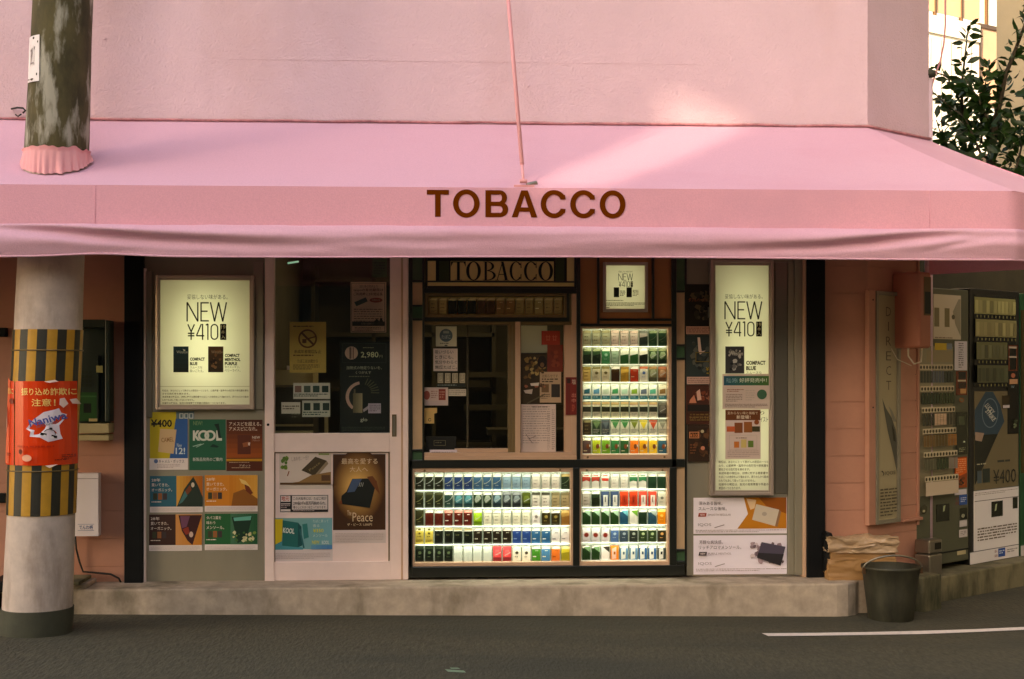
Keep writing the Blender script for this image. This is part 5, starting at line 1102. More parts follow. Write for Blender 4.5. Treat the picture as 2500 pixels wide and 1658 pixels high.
def iq(y0, l1, l2, new, nm, pic):
    def d(p):
        Y = lambda v: y0 + v; tx = (84, 66, 66)
        pic(p, Y); p.txt(l1, 1706, Y(9), 1706 + len(l1) * 8.2, Y(18), tx, .002); p.txt(l2, 1705, Y(22), 1705 + len(l2) * 8.6, Y(31), tx, .002)
        p.poly([(1706, Y(37)), (1725, Y(37)), (1723, Y(46)), (1704, Y(46))], new); p.txt("NEW", 1709, Y(39), 1721, Y(44), (226, 206, 200), .02); p.txt(nm, 1728, Y(39), 1784, Y(44), (140, 118, 116))
        p.txt("IQOS", 1704, Y(62), 1736, Y(70), (120, 104, 104), -.01); p.line(1744, Y(73), 1768, Y(66), 2, (150, 134, 134)); p.micro(1698, Y(78), 1918, Y(86), 2, (170, 152, 150), .45)
    return d
def pa(p, Y): p.poly([(1816, Y(0)), (1920, Y(0)), (1920, Y(76)), (1800, Y(76)), (1826, Y(40))], (196, 122, 34)); p.poly([(1852, Y(0)), (1920, Y(0)), (1920, Y(40)), (1870, Y(20))], (150, 80, 20)); p.poly([(1822, Y(2)), (1846, Y(6)), (1842, Y(26)), (1832, Y(30))], (226, 190, 150)); p.poly([(1846, Y(16)), (1902, Y(30)), (1892, Y(70)), (1836, Y(54))], (206, 190, 170)); p.poly([(1902, Y(30)), (1907, Y(34)), (1898, Y(72)), (1892, Y(70))], (150, 110, 80)); p.ell(1866, Y(40), 6, 5, (176, 160, 146))
def pb(p, Y): p.blotch(1826, Y(2), 1920, Y(74), [(176, 150, 156), (216, 198, 202), (150, 126, 134), (120, 98, 104)], 46, 9); p.poly([(1858, Y(14)), (1916, Y(26)), (1904, Y(72)), (1846, Y(52))], (78, 70, 86)); p.poly([(1850, Y(40)), (1912, Y(44)), (1904, Y(72)), (1846, Y(52))], (44, 40, 44))
poster('heater_poster', 'white poster with a silver box on orange, below the tall light box', 1693, 1215, 1921, 1303, (238, 226, 232), iq(1215, "深みある旨味。", "スムースな後味。", (170, 66, 44), "SMOOTH REGULAR", pa), .001, 'white posters at the foot of the panel')
poster('heater_poster', 'white poster with a dark box splashing in water, lowest on the panel', 1693, 1307, 1921, 1402, (238, 226, 236), iq(1309, "芳醇な爽快感。", "リッチアロマメンソール。", (70, 56, 60), "PURPLE MENTHOL", pb), .001, 'white posters at the foot of the panel')

# ================================================================== LEFT WALL THINGS
c = FR.pt(230, 1040); t = thing('public_phone', 'green public telephone in a dark hooded shell on the siding wall', 'telephone', (c.x, -.06, c.z))
mb = MB(); FR.box(mb, 180, 782, 268, 1034, 0, .05, 'darkgreen'); FR.box(mb, 256, 782, 268, 1030, .05, .16, 'darkgreen', 225); FR.box(mb, 180, 780, 256, 800, .05, .16, 'darkgreen', 225); mb.build('hood', t, bevel=.006)
p = Print(FR, .05, 215, 'ink'); p.base(190, 868, 240, 1028, (30, 44, 28), .06, 'darkgreen'); p.rect(190, 958, 236, 1028, (40, 84, 40)); p.rect(204, 985, 223, 1008, (18, 24, 16)); p.rect(235, 893, 251, 910, (170, 160, 100)); p.rect(217, 1022, 238, 1029, (190, 170, 120)); p.rect(196, 966, 236, 970, (60, 110, 60))
for i in range(3):
    for j in range(4): p.rect(200 + i * 9, 905 + j * 11, 206 + i * 9, 912 + j * 11, (46, 54, 40))
p.build('phone_body', t)
mb = MB(); FR.box(mb, 180, 1034, 266, 1058, 0, .14, 'phonecream'); FR.box(mb, 180, 1062, 266, 1076, 0, .12, 'phonecream'); mb.build('shelf', t, bevel=.004)
c = FR.pt(211, 1310)
p = Print(FR, .02, 211, 'ink'); p.base(178, 1156, 240, 1309, (242, 230, 234), .07, 'whitepl'); p.rect(180, 1168, 239, 1169.5, (160, 140, 140)); p.txt("でんわ帳", 193, 1282, 227, 1293, (70, 92, 140), .015); p.rect(190, 1279.5, 230, 1280.5, (130, 140, 170)); p.rect(190, 1294.5, 230, 1295.5, (130, 140, 170))
o = p.done('directory_box', 'white telephone directory box with blue print hanging beside the pole', 'box')
mb = MB()
cp_ = [FR.pt(184, 1310, .05), FR.pt(186, 1340, .04), FR.pt(194, 1372, .03), FR.pt(203, 1396, .03), FR.pt(240, 1399, .03), FR.pt(270, 1402, .03), FR.pt(290, 1412, .03), FR.pt(296, 1424, .03)]
mb.tube(cp_, .006, 'cable', 8); tag(mb.build('wall_cable'), 'thin black cable running from the directory box down to the step', 'cable')
mb = MB(); FR.ubox(mb, FR.u(180), FR.u(238), .02, .28, STEPZ, STEPZ + .028, 'conc'); FR.ubox(mb, FR.u(183), FR.u(228), .04, .34, STEPZ + .03, STEPZ + .05, 'conc2')
tag(mb.build('paving_slab', bevel=.006), 'broken flat concrete slabs lying on the step beside the pole', 'slab')
mb = MB(); FR.box(mb, -14, 800, 14, 822, 0, .05, 'black'); tag(mb.build('wall_bracket', bevel=.004), 'small black bracket on the siding at the frame edge, upper of two', 'bracket')
mb = MB(); FR.box(mb, -10, 1205, 14, 1228, 0, .05, 'black'); tag(mb.build('wall_bracket', bevel=.004), 'small black bracket low on the siding beside the guard stripes', 'bracket')
mb = MB(); FR.box(mb, -30, 1420, 8, 1500, .0, .3, 'black', 0); tag(mb.build('black_crate', bevel=.006), 'black crate on the step behind the pole foot', 'crate')
# small hook on the upper wall beside the pole
mb = MB(); mb.tube([FR.pt(28, 266, .01), FR.pt(42, 263, .04), FR.pt(56, 264, .05), FR.pt(62, 270, .05), FR.pt(56, 276, .045)], .006, 'cable', 6); mb.tube([FR.pt(38, 280, .02), FR.pt(44, 284, .03), FR.pt(52, 279, .04)], .005, 'cable', 6)
tag(mb.build('wall_hook'), 'bent dark metal hook on the upper pink wall beside the pole', 'hook')

# ================================================================== SIDE WALL THINGS
ua, ub2 = SD.u(2246, .2), SD.u(2274, .2)
zt, zb = SD.z(2260, 664, .2), SD.z(2260, 850, .2)
c = SD.at((ua + ub2) / 2, .1, zb); t = thing('meter_box', 'pink painted meter box with a dark glass slot, on the chamfered side wall', 'meter box', c)
mb = MB(); SD.ubox(mb, ua, ub2, 0, .2, zb, zt, 'pinkbox'); mb.build('casing', t, bevel=.016)
p = Print(SD, .199, 2262); p.base(2256, 676, 2273, 770, (110, 84, 50), .003); p.rect(2258, 712, 2272, 766, (22, 26, 18)); p.build('slot', t)
mb = MB(); cc = SD.at(ua + .03, .1, zb); mb.tube([cc, cc + Vector((.0, 0, -.05)), cc + Vector((.03, -.02, -.1)), cc + Vector((.07, -.03, -.085)), cc + Vector((.08, -.02, .0))], .006, 'cablew', 8)
mb.tube([SD.at(ua - .04, .02, zb - .0), SD.at(ua - .0, .04, zb - .07), cc + Vector((.02, 0, -.11))], .003, 'cablew', 6); mb.build('cable_loop', t)
c = SD.at(SD.u(2170), .02, SD.z(2170, 1276)); t = thing('framed_sign', 'tall narrow framed advert with vertical lettering on the side wall', 'sign', c)
mb = MB(); SD.ring(mb, 2141, 712, 2200, 1278, 5, 0, .04, 'panel', 9); mb.build('frame', t, bevel=.003)
p = Print(SD, .02, 2170); p.base(2146, 720, 2195, 1270, (164, 150, 118), .002)
L_ = (84, 70, 52)
for i, ch in enumerate("DIRECT"):
    if ch == 'I': p.rect(2168, 750 + i * 36, 2170, 772 + i * 36, L_)
    else: p.txt(ch, 2163, 750 + i * 36, 2175, 772 + i * 36, L_, -.01)
p.poly([(2153, 972), (2162, 996), (2176, 1020), (2186, 1050), (2194, 1130), (2190, 1160), (2180, 1110), (2166, 1050)], (84, 82, 70)); p.poly([(2168, 990), (2178, 1004), (2188, 1030), (2180, 1030)], (130, 124, 106)); p.poly([(2176, 1036), (2182, 1050), (2186, 1080), (2180, 1076)], (44, 40, 26))
p.poly([(2150, 1148), (2154, 1148), (2158, 1156), (2154, 1162), (2156, 1154)], (50, 44, 34)); p.txt("IQOS", 2160, 1150, 2184, 1161, (96, 84, 66)); p.micro(2148, 1192, 2192, 1262, 9, (88, 76, 56), .5)
p.build('poster_sheet', t)
mb = MB(); SD.box(mb, 2122, 708, 2140, 1282, 0, .03, 'siding')
for y in (732, 995):
    q = SD.pt(2131, y, .03); nn = Vector((SD.n.x, SD.n.y, 0)); mb.tube([q, q + nn * .004], .006, 'black', 8)
mb.build('side_batten', t, bevel=.003)

# vending machines
def machine(label, x0, x1, ytop, ybot, mt, draw, depth=.6, off=.0):
    rf = (x0 + x1) / 2; u0, u1 = SD.u(x0, off), SD.u(x1, off); z0, z1 = SD.z(rf, ybot, off), SD.z(rf, ytop, off)
    t = thing('vending_machine', label, 'vending machine', SD.at((u0 + u1) / 2, off - depth / 2, z0), 'vending machines down the side street')
    mb = MB(); SD.ubox(mb, u0, u1, off - depth, off, z0, z1, mt); mb.build('cabinet', t, bevel=.008)
    draw(t, off, rf)
    return t
def vm1(t, off, rf):
    p = Print(SD, off, rf, 'glossink'); p.base(2279, 719, 2346, 828, (206, 190, 164), .004)
    p.rect(2281, 752, 2293, 798, (120, 106, 70)); p.rect(2306, 752, 2318, 798, (120, 106, 70)); p.poly([(2340, 728), (2345, 728), (2345, 820), (2332, 790), (2326, 760)], (150, 140, 116)); p.ell(2327, 773, 4, 6, (90, 80, 60)); p.micro(2282, 823, 2344, 828, 1, (150, 130, 110)); p.build('header_panel', t)
    p = Print(SD, off, rf, 'glossink'); p.base(2243, 846, 2326, 1206, (146, 136, 108), .004)
    p.rect(2262, 856, 2326, 884, (150, 134, 100)); p.rect(2282, 838, 2311, 855, (206, 170, 40)); p.rect(2311, 838, 2324, 852, (120, 130, 140))
    for k, y in enumerate((890, 942, 993, 1044, 1100, 1158)):
        p.rect(2244, y, 2326, y + 13, (206, 188, 156))
        for i in range(11): p.ell(2248 + i * 7.3, y + 7, 2.6, 4.4, (74, 66, 46), 8)
        cs = (((60, 64, 50), (84, 90, 96), (46, 56, 44)), ((30, 50, 28), (46, 60, 30)), ((50, 50, 36), (206, 170, 140), (70, 66, 50)), ((120, 90, 50), (96, 76, 40), (150, 100, 50)), ((90, 88, 66), (40, 56, 30), (140, 124, 110)), ((206, 180, 150), (190, 176, 146)))[k]
        if k < 5:
            for i in range(11): p.rect(2245 + i * 7.3, y + 16, 2251.5 + i * 7.3, y + 44, cs[(i * len(cs)) // 11])
        else: p.rect(2245, y + 14, 2325, 1205, (206, 184, 160))
    p.build('sample_window', t)
    p = Print(SD, off, rf, 'glossink'); p.base(2331, 832, 2361, 904, (214, 204, 208), .003); p.micro(2340, 836, 2352, 900, 12, (130, 120, 120)); p.build('sticker', t)
    p = Print(SD, off, rf, 'glossink'); p.base(2335, 906, 2361, 966, (110, 50, 26), .003); p.rect(2340, 908, 2358, 926, (30, 26, 18)); p.rect(2338, 928, 2358, 932, (206, 190, 160)); p.rect(2344, 950, 2358, 962, (206, 150, 96)); p.rect(2340, 934, 2358, 949, (60, 40, 26)); p.ell(2347, 978, 6, 6, (150, 90, 50)); p.ell(2347, 978, 3.5, 3.5, (110, 104, 80)); p.rect(2334, 1008, 2361, 1113, (40, 44, 28)); p.rect(2340, 1018, 2354, 1040, (76, 84, 60)); p.ell(2353, 1082, 2.5, 2.5, (206, 214, 180)); p.micro(2340, 1096, 2356, 1108, 3, (140, 140, 110)); p.build('coin_panel', t)
    p = Print(SD, off, rf, 'glossink'); p.base(2331, 1119, 2361, 1196, (150, 66, 26), .003); p.poly([(2334, 1122), (2360, 1122), (2360, 1160), (2344, 1166), (2332, 1160)], (226, 96, 34)); p.micro(2334, 1124, 2358, 1160, 7, (240, 150, 96)); p.blotch(2332, 1166, 2360, 1194, [(70, 36, 16), (110, 56, 20), (180, 84, 30)], 12, 6); p.build('advert_panel', t)
    p = Print(SD, off, rf, 'glossink'); p.base(2331, 1200, 2360, 1213, (216, 204, 206), .003); p.rect(2342, 1214, 2361, 1239, (46, 84, 150)); p.txt("成人", 2333, 1218, 2341, 1226, (150, 90, 90), .02); p.txt("識別", 2333, 1229, 2341, 1237, (150, 90, 90), .02); p.micro(2345, 1220, 2359, 1233, 3, (190, 204, 226)); p.rect(2342, 1277, 2360, 1293, (206, 194, 190)); p.rect(2341, 1300, 2361, 1319, (206, 194, 190)); p.micro(2344, 1304, 2358, 1316, 3, (150, 140, 136)); p.build('sticker', t)
    p = Print(SD, off, rf, 'glossink'); p.base(2287, 1231, 2318, 1273, (24, 28, 16), .004); p.poly([(2303, 1236), (2308, 1234), (2306, 1248), (2302, 1250)], (170, 180, 140)); p.rect(2344, 1247, 2361, 1275, (30, 34, 20)); p.ell(2351, 1266, 4, 5, (150, 146, 120)); p.ell(2255, 1238, 9, 11, (60, 58, 40)); p.ell(2255, 1242, 3, 3, (170, 164, 130)); p.build('delivery_flap', t)
    mb = MB(); SD.box(mb, 2240, 1348, 2364, 1352, off, off + .004, 'dark', rf); SD.box(mb, 2338, 1352, 2358, 1362, off, off + .004, 'phonecream', rf); mb.build('kick_plate', t)
machine('grey-green cigarette vending machine nearest the shop corner', 2236, 2365, 704, 1378, 'vend', vm1)
def vm2(t, off, rf):
    p = Print(SD, off, rf, 'glossink'); p.base(2379, 722, 2480, 945, (26, 26, 20), .004)
    for k, (a, b, xe) in enumerate(((728, 768, 2479), (781, 823, 2479), (836, 878, 2454), (892, 934, 2454))):
        p.rect(2379, a, xe, b, ((150, 144, 90), (150, 140, 92), (110, 108, 70), (96, 96, 66))[k])
        n_ = int((xe - 2380) / 9)
        for i in range(n_): v = random.uniform(.75, 1.12); p.rect(2381 + i * 9, a + 7, 2388.5 + i * 9, b - 3, tuple(c * v for c in ((170, 160, 104), (164, 150, 100), (116, 114, 80), (90, 92, 64))[k]))
        for i in range(n_): p.rect(2383 + i * 9, b + 3, 2385.5 + i * 9, b + 9, (130, 124, 80))
    p.build('sample_window', t)
    p = Print(SD, off, rf, 'glossink'); p.base(2460, 840, 2486, 1062, (24, 22, 16), .006); p.frame(2462, 842, 2484, 906, 3, (110, 52, 30)); p.rect(2463, 845, 2482, 850, (190, 170, 150)); p.rect(2463, 869, 2482, 873, (190, 170, 150)); p.ell(2473, 917, 5, 6, (190, 110, 80)); p.rect(2464, 926, 2484, 938, (206, 150, 110)); p.txt("W", 2468, 942, 2476, 948, (150, 170, 176)); p.rect(2446, 966, 2464, 998, (60, 46, 24)); p.rect(2448, 990, 2464, 997, (206, 190, 190)); p.blotch(2467, 1018, 2486, 1056, [(60, 70, 50), (110, 120, 90), (40, 44, 30)], 10, 7); p.build('coin_panel', t)
    p = Print(SD, off, rf, 'glossink'); p.base(2379, 955, 2486, 1192, (120, 106, 78), .004)
    p.poly([(2406, 956), (2424, 956), (2442, 990), (2452, 1030), (2436, 1060), (2379, 1060), (2379, 1000)], (46, 70, 84)); p.poly([(2379, 1060), (2436, 1060), (2380, 1180)], (30, 34, 26)); p.arc(2417, 1008, 20, 36, 18.5, 34, 0, 360, (110, 130, 140), 24)
    p.txt("LUCKY", 2402, 992, 2430, 1004, (206, 204, 190), .02, rot=-52); p.txt("STRIKE", 2402, 1008, 2434, 1019, (206, 204, 190), .02, rot=-52); p.poly([(2380, 1052), (2402, 1056), (2396, 1076), (2380, 1072)], (170, 140, 120)); p.rect(2385, 1146, 2396, 1176, (76, 90, 96)); p.rect(2398, 1142, 2416, 1176, (40, 50, 44)); p.micro(2384, 1128, 2416, 1134, 1, (190, 180, 150)); p.micro(2434, 1124, 2478, 1134, 1, (60, 60, 50)); p.txt("¥400", 2424, 1147, 2479, 1182, (44, 44, 38), -.005); p.build('advert_panel', t)
    p = Print(SD, off, rf, 'glossink'); p.base(2379, 1194, 2487, 1338, (234, 224, 220), .006); p.micro(2380, 1199, 2484, 1207, 2, (160, 140, 130), .4); p.rect(2379, 1218, 2487, 1219.5, (90, 76, 66)); p.rect(2420, 1224, 2448, 1262, (26, 30, 18)); p.poly([(2430, 1232), (2434, 1230), (2432, 1246), (2428, 1248)], (170, 180, 140)); p.rect(2472, 1220, 2484, 1248, (34, 38, 26)); p.micro(2386, 1284, 2482, 1318, 5, (110, 94, 80), .5); p.build('front_panel', t)
    p = Print(SD, off, rf, 'glossink'); p.base(2370, 1340, 2487, 1368, (230, 220, 216), .006); p.rect(2437, 1341, 2454, 1362, (46, 80, 150)); p.micro(2439, 1346, 2452, 1356, 2, (190, 204, 226)); p.txt("成人", 2428, 1343, 2435, 1350, (150, 90, 90), .02); p.txt("識別", 2428, 1354, 2435, 1361, (150, 90, 90), .02); p.micro(2458, 1346, 2484, 1356, 2, (150, 140, 136)); p.build('base_strip', t)
machine('black cigarette vending machine with a blue pack advert, beside the grey-green one', 2368, 2489, 708, 1374, 'vendb', vm2)
def vm3(t, off, rf):
    p = Print(SD, off, rf, 'glossink'); p.base(2494, 1324, 2560, 1362, (200, 186, 180), .006); p.build('front_panel', t)
    p = Print(SD, off, rf, 'glossink'); p.base(2494, 760, 2560, 1150, (70, 60, 30), .006); p.build('sample_window', t)
machine('green drinks vending machine cut by the photo edge', 2492, 2600, 720, 1366, 'vendg', vm3)
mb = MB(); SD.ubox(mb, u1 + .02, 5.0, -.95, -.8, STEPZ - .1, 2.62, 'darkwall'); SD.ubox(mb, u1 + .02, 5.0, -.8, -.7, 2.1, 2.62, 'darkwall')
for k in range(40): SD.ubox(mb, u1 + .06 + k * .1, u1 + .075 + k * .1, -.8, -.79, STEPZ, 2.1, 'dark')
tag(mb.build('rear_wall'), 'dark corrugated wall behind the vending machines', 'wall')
# small steel bin and bucket
q = SD.at(SD.u(2282, .12), .12, STEPZ); t = thing('metal_bin', 'small steel ash bin with a round hole, before the grey-green vending machine', 'bin', q)
mb = MB(); zz0, zz1 = STEPZ - .05, SD.z(2282, 1318, .15); ua, ub3 = SD.u(2270, .15), SD.u(2301, .15)
SD.ubox(mb, ua, ub3, .04, .15, zz0, lerp(zz0, zz1, .62), 'steel'); SD.ubox(mb, ua, ub3, .04, .15, lerp(zz0, zz1, .64), zz1, 'steel'); mb.build('body', t, bevel=.01)
p = Print(SD, .15, 2290); p.base(2283, 1325, 2298, 1341, (26, 24, 14), .002); p.build('opening', t)
bp_ = ground_pt(2162, 1504); bx, by = bp_.x, -.37
t = thing('bucket', 'old dark metal bucket with a wire handle, on the road by the step corner', 'bucket', (bx, by, gz(bx)))
mb = MB(); n = 40; prof = [(.128, 0), (.132, .01), (.15, .16), (.168, .30), (.174, .305), (.174, .318), (.166, .318), (.15, .18), (.124, .015), (.001, .012)]
vs_ = [(bx + r * math.cos(2 * math.pi * i / n), by + r * math.sin(2 * math.pi * i / n), gz(bx) + h) for r, h in prof for i in range(n)]
mb.mesh(vs_, [(k * n + i, k * n + (i + 1) % n, (k + 1) * n + (i + 1) % n, (k + 1) * n + i) for k in range(len(prof) - 1) for i in range(n)], 'bucket', smooth=True)
mb.face([vs_[i] for i in reversed(range(n))], 'bucket'); mb.build('pail', t)
mb = MB(); hz_ = gz(bx) + .3
mb.tube([(bx - .178 * math.cos(R(a)), by - .03 - .13 * math.sin(R(a)) * .3, hz_ + .085 * math.sin(R(a))) for a in range(0, 181, 10)], .006, 'steel', 8)
for s in (-1, 1): mb.box(bx + s * .172 - .008, bx + s * .172 + .008, by - .045, by - .015, hz_ - .025, hz_ + .012, 'rail')
mb.build('handle', t)
# wrapped cartons
def crumple(cx, cy, z0, w_, d_, h_, mt, amp, seed, seg=16):
    mb = MB(); 
    def ptf(a, b, c): 
        v = Vector((a * w_ / 2, b * d_ / 2, c * h_)); nn = mnoise.noise_vector(Vector((a * 1.6 + seed, b * 1.6, c * 3))) * amp
        nn2 = mnoise.noise_vector(Vector((a * 5 + seed, b * 5, c * 7))) * amp * .45
        v += nn + nn2; v.z = max(v.z, 0); return Vector((cx, cy, z0)) + v
    def fgrid(f):
        vs_ = [f(-1 + 2 * i / seg, -1 + 2 * j / seg) for j in range(seg + 1) for i in range(seg + 1)]
        mb.mesh(vs_, [(j * (seg + 1) + i, j * (seg + 1) + i + 1, (j + 1) * (seg + 1) + i + 1, (j + 1) * (seg + 1) + i) for j in range(seg) for i in range(seg)], mt, smooth=True)
    fgrid(lambda a, b: ptf(a, -1, (b + 1) / 2)); fgrid(lambda a, b: ptf(-a, 1, (b + 1) / 2)); fgrid(lambda a, b: ptf(1, a, (b + 1) / 2)); fgrid(lambda a, b: ptf(-1, -a, (b + 1) / 2)); fgrid(lambda a, b: ptf(a, b, 1))
    return mb
cx = FR.u(2104, .16); zA = STEPZ
t = thing('wrapped_cartons', 'tan cartons wrapped in crumpled clear plastic, on the step by the side wall', 'carton', (cx, -.16, zA))
M['film'] = mat('clear crumpled film', (176, 146, 116), .3, var=.15, vscale=9, bump=.7, bscale=12, spec=.5, coat=.3, bdist=.02)
tm = crumple(cx, -.1, zA, .42, .15, .125, 'plastic', .010, 3, 30); tm.build('lower_carton', t)
tm = crumple(cx + .004, -.1, zA + .122, .40, .145, .10, 'carton', .007, 9, 30); tm.build('upper_carton', t)
tm = crumple(cx + .004, -.1, zA + .165, .42, .165, .085, 'film', .024, 14, 44); tm.build('top_wrap', t)
mb = MB(); FR.box(mb, 2016, 1300, 2036, 1402, .02, .15, 'black'); tag(mb.build('black_sack', bevel=.03), 'small black sack between the black post and the wrapped cartons', 'sack')

# ================================================================== BEHIND: TREE, BUILDINGS, WIRE
TP = Plane(0, 2.9, 0)
tb = TP.pt(2420, 600); t = thing('leafy_tree', 'dark leafy tree rising behind the awning end', 'tree', (tb.x, tb.y, gz(tb.x)))
br = [[(2420, 1300), (2420, 520), (2378, 330), (2366, 200), (2362, 70)], [(2420, 560), (2436, 300), (2440, 190), (2476, 70), (2505, -30)], [(2372, 390), (2330, 300), (2276, 242)], [(2380, 230), (2322, 172), (2266, 150)],
      [(2352, 400), (2306, 335), (2272, 300)], [(2430, 520), (2470, 350), (2500, 250), (2520, 120)], [(2400, 330), (2450, 300), (2510, 330)], [(2400, 420), (2340, 380), (2290, 350)], [(2440, 480), (2480, 420), (2540, 380)],
      [(2376, 330), (2350, 270), (2330, 235)], [(2420, 340), (2400, 260), (2396, 180)], [(2384, 300), (2360, 250), (2345, 200)]]
mb = MB(); lf = MB(); rnd = random.Random(5)
def leaf(c, dirv, L, W):
    d_ = dirv.normalized(); sd = d_.cross(Vector((rnd.uniform(-1, 1), rnd.uniform(-1, 1), rnd.uniform(-.4, 1)))).normalized(); up = sd.cross(d_)
    m1 = c + d_ * L * .38 - up * L * .05; m2 = c + d_ * L * .72 - up * L * .12; tip = c + d_ * L - up * L * .26
    lf.mesh([c, m1 + sd * W / 2 + up * W * .16, m2 + sd * W * .38 + up * W * .1, tip, m2 - sd * W * .38 + up * W * .1, m1 - sd * W / 2 + up * W * .16, m1, m2],
            [(0, 1, 6), (1, 2, 7, 6), (2, 3, 7), (0, 6, 5), (6, 7, 4, 5), (7, 3, 4)], 'leaf', smooth=True)
for bi, b in enumerate(br):
    P3 = []
    for k, (x, y) in enumerate(b):
        q = TP.pt(x, y); q.y += .25 * math.sin(bi * 2.1 + k * .8); 
        if y > 1000: q.z = gz(q.x)
        P3.append(q)
    r0 = .045 if bi < 2 else .012
    fine = []
    for a, c in zip(P3, P3[1:]): fine += [a.lerp(c, s / 8) for s in range(8)]
    fine.append(P3[-1]); mb.tube(fine, [lerp(r0, .004, (k / len(fine)) ** .6) for k in range(len(fine))], 'bark', 6)
    for k, q in enumerate(fine):
        if q.z < 2.5: continue
        f = k / len(fine)
        for _ in range(rnd.choice((3, 4, 5)) if bi not in (2, 3, 4) else 2):
            dv = (fine[min(k + 1, len(fine) - 1)] - fine[max(k - 1, 0)]).normalized() * .5 + Vector((rnd.uniform(-1, 1), rnd.uniform(-1, 1), rnd.uniform(-.7, .7)))
            s = rnd.uniform(.065, .14); leaf(q + dv * .02, dv, s, s * .42)
for _ in range(560):                                  # denser lower crown
    while True:
        x, y = rnd.uniform(2300, 2560), rnd.uniform(170, 560)
        if rnd.random() < max(0, 1 - ((x - 2440) / 105) ** 2) * max(.0, min(1, (y - 150) / 160)) or (y > 380 and x > 2330 + (y < 420) * 20): break
    q = TP.pt(x, y); q.y += rnd.uniform(-.45, .45); dv = Vector((rnd.uniform(-1, 1), rnd.uniform(-1, 1), rnd.uniform(-1, .5))); s = rnd.uniform(.065, .14); leaf(q, dv, s, s * .45)
mb.build('trunk', t); lf.build('crown', t)

BW = Plane(*(CAM.xy + Vector((math.sin(YAW) + (2265 - CXP) / FPX * math.cos(YAW), math.cos(YAW) - (2265 - CXP) / FPX * math.sin(YAW))) * 24.0), R(32))
t = thing('apartment_block', 'sunlit white clad apartment block with balconies, far behind the shop corner', 'building', BW.at(2, -3, 0))
ZT = BW.z(2265, 38)
uR = BW.u(2390); uE = BW.u(2436)
mb = MB(); BW.ubox(mb, -4, uR, -6, 0, 0, ZT, 'white'); BW.ubox(mb, uR, uE + 3, -6, -.02, 0, ZT - 3.4, 'white'); BW.ubox(mb, uR, uE + 3, -6, -1.3, ZT - 3.4, ZT + 9, 'white')
k = -4
while k < uR - .1:
    BW.ubox(mb, k, k + .015, 0, .012, .2, ZT - .35, 'polepaint'); k += .27
mb.build('white_cladding', t)
mb = MB(); BW.ubox(mb, -4, uR, -6, -1.4, ZT, ZT + 9, 'apart'); mb.build('upper_storey', t)
for a, b in ((0.0, .55), (1.35, 2.0), (2.55, 3.0)):
    mb = MB(); BW.ubox(mb, a, b, -1.4, -1.36, ZT + .2, ZT + 3.0, 'winbrown'); BW.ubox(mb, a - .1, a, -1.4, -1.3, ZT + .2, ZT + 3.05, 'rail'); mb.build('window', t)
mb = MB(); BW.ubox(mb, -4, uR, -.06, .03, ZT - .28, ZT + .02, 'white'); mb.build('balcony_slab', t)
mb = MB(); BW.ubox(mb, -4, uR + .05, -.05, -.02, ZT + .1, ZT + .85, 'peach'); BW.ubox(mb, -4, uR + .05, -.07, 0, ZT + .86, ZT + .93, 'rail')
for k in range(14): BW.ubox(mb, -4 + k * .7, -3.96 + k * .7, -.06, .0, ZT + .02, ZT + .86, 'rail')
mb.build('balcony_rail', t)
mb = MB(); z2 = ZT - 1.3
BW.ubox(mb, uR, uE + 2, -.05, -.02, z2, z2 + 1.3, 'peach'); BW.ubox(mb, uR, uE + 2, -.07, 0, z2 + 1.3, z2 + 1.37, 'rail'); BW.ubox(mb, uR, uE + 2, -.07, 0, z2 - .06, z2, 'rail')
for k in range(4): BW.ubox(mb, uR + k * .75, uR + .05 + k * .75, -.06, .01, z2, z2 + 1.3, 'rail')
BW.ubox(mb, uR, uE + 2, -1.3, .02, z2 - .9, z2 - .1, 'white')
mb.build('balcony_rail', t)
mb = MB(); BW.ubox(mb, uR + .0, uE + 2, -1.2, .0, z2 - 2.3, z2 - .92, 'winbrown'); BW.ubox(mb, uR - .02, uE + 2, 0, .03, z2 - 1.06, z2 - .92, 'rail'); mb.build('window', t)
mb = MB(); BW.ubox(mb, uR, uE + 2, -.05, .0, z2 - 4.6, z2 - 3.2, 'peach'); BW.ubox(mb, uR, uE + 2, -.06, .02, z2 - 3.22, z2 - 3.14, 'rail'); mb.build('balcony_rail', t)
NW = Plane(0, 5.2, 0); uN = NW.u(2433)
mb = MB(); mb.prism([(uN, 5.2), (uN + 9, 5.2), (uN + 9, 12), (uN + 3.4, 12)], 0, 14, 'beige'); tag(mb.build('beige_building'), 'plain beige rendered building in shade behind the tree', 'building')
mb = MB(); WP = Plane(0, 1.6, 0)
mb.tube([WP.pt(2307, -120), WP.pt(2308, 0), WP.pt(2308, 60), WP.pt(2304, 110), WP.pt(2294, 155), WP.pt(2282, 185), WP.pt(2274, 215), WP.pt(2268, 250)], .007, 'rod', 8)
tag(mb.build('service_wire'), 'pinkish service wire curving down beside the drainpipe', 'wire')

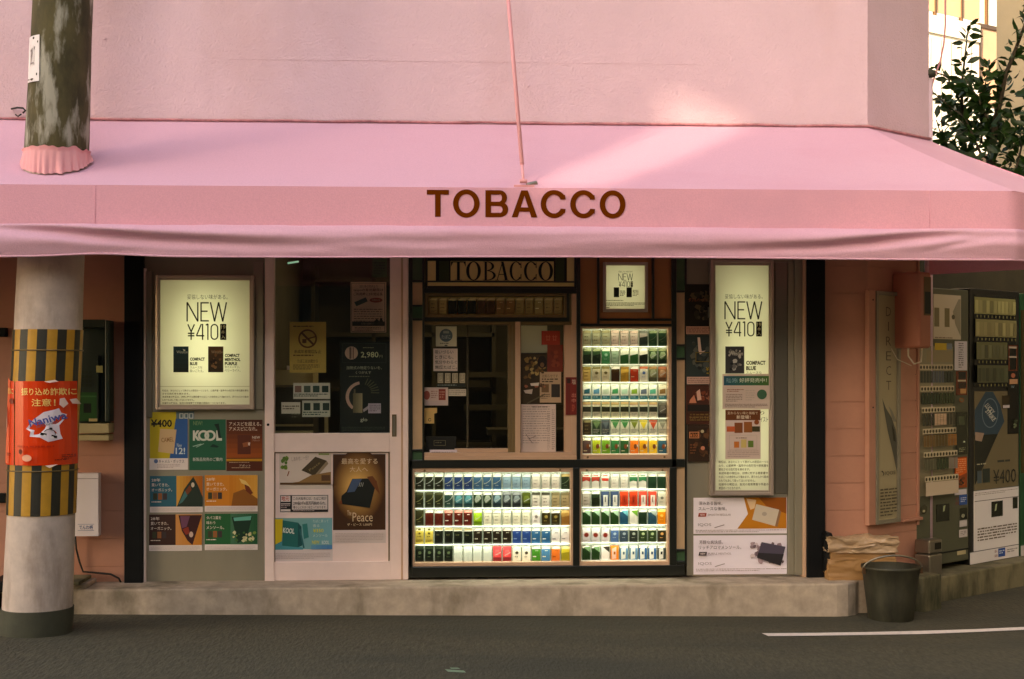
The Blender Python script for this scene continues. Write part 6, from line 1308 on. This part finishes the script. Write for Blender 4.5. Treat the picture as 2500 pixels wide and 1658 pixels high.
# ================================================================== ACROSS THE STREET (unseen blockers added to shade the shop; one slatted gap shapes a beam)
YO = -17.0
def to_gap(px, py, y):           # where the sun ray that reaches a photo point crosses the far side of the street
    p = Plane(0, y, 0).pt(px, py); k = (YO - p.y) / sdir.y; return p + sdir * k
a = [to_gap(1540, 165, 0), to_gap(1830, 300, 0), to_gap(1265, 470, -1.15), to_gap(1510, 300, 0), to_gap(1480, 470, -1.15)]
gx0, gx1 = min(a[2].x, a[3].x), max(a[1].x, a[4].x); gz0, gz1 = a[2].z, a[0].z
print('GAP', [tuple(round(v, 2) for v in q) for q in a])
t = thing('sun_blocker', 'tall unseen sun blocker added across the street, with one slatted opening', 'building', (-16, YO - 3, 0))  # unseen wall added to keep the sun off the shop
mb = MB(); TOPZ = 20
mb.box(-25, gx0, YO - .35, YO, 0, TOPZ, 'opp'); mb.box(gx1, -6.8, YO - .35, YO, 0, TOPZ, 'opp'); mb.box(gx0, gx1, YO - .35, YO, 0, gz0, 'opp'); mb.box(gx0, gx1, YO - .35, YO, gz1, TOPZ, 'opp')
mb.build('wall', t)
def prism_y(mb, pts, mt):
    n = len(pts); mb.mesh([(x, YO - .05, z) for x, z in pts] + [(x, YO - .02, z) for x, z in pts], [tuple(range(n)), tuple(reversed(range(n, 2 * n)))] + [(i, n + i, n + (i + 1) % n, (i + 1) % n) for i in range(n)], mt)
mb = MB()
prism_y(mb, [(a[0].x, gz1), (gx1, a[1].z), (gx1, gz1)], 'opp')  # triangles added to trim the outline of the sun patch
prism_y(mb, [(a[0].x, gz1), (gx0, gz1), (gx0, a[2].z + .1)], 'opp') if a[0].x > gx0 else None
prism_y(mb, [(gx1, a[1].z), (a[4].x, gz0), (gx1, gz0)], 'opp')
mb.build('beam_mask', t)
mb = MB(); k = gz0
while k < gz1: mb.box(gx0, gx1, YO - .108, YO - .10, k, k + .0475, 'opp'); k += .06  # slats added to weaken the beam
mb.build('dimming_slats', t)
mb = MB(); mb.box(-6.5, 5, YO - 8, YO - .5, 0, 6.8, 'opp2')  # unseen block added to cut low sky light and darken glass reflections
tag(mb.build('sky_blocker'), 'low dark unseen block added across the street to cut low sky light', 'building')
mb = MB(); mb.box(5.4, 45, YO - 8, YO - .5, 0, 18, 'opp2')  # unseen block added tall to dim the right part of the shop
tag(mb.build('sky_blocker'), 'taller dark unseen block added across the street, towards the side street', 'building')
mb = MB(); mb.box(8.6, 17, -13, 7, 0, 14, 'opp2')  # unseen block added to keep sky light off the vending machines
tag(mb.build('side_blocker'), 'dark unseen block added beyond the side street to cut sky light', 'building')
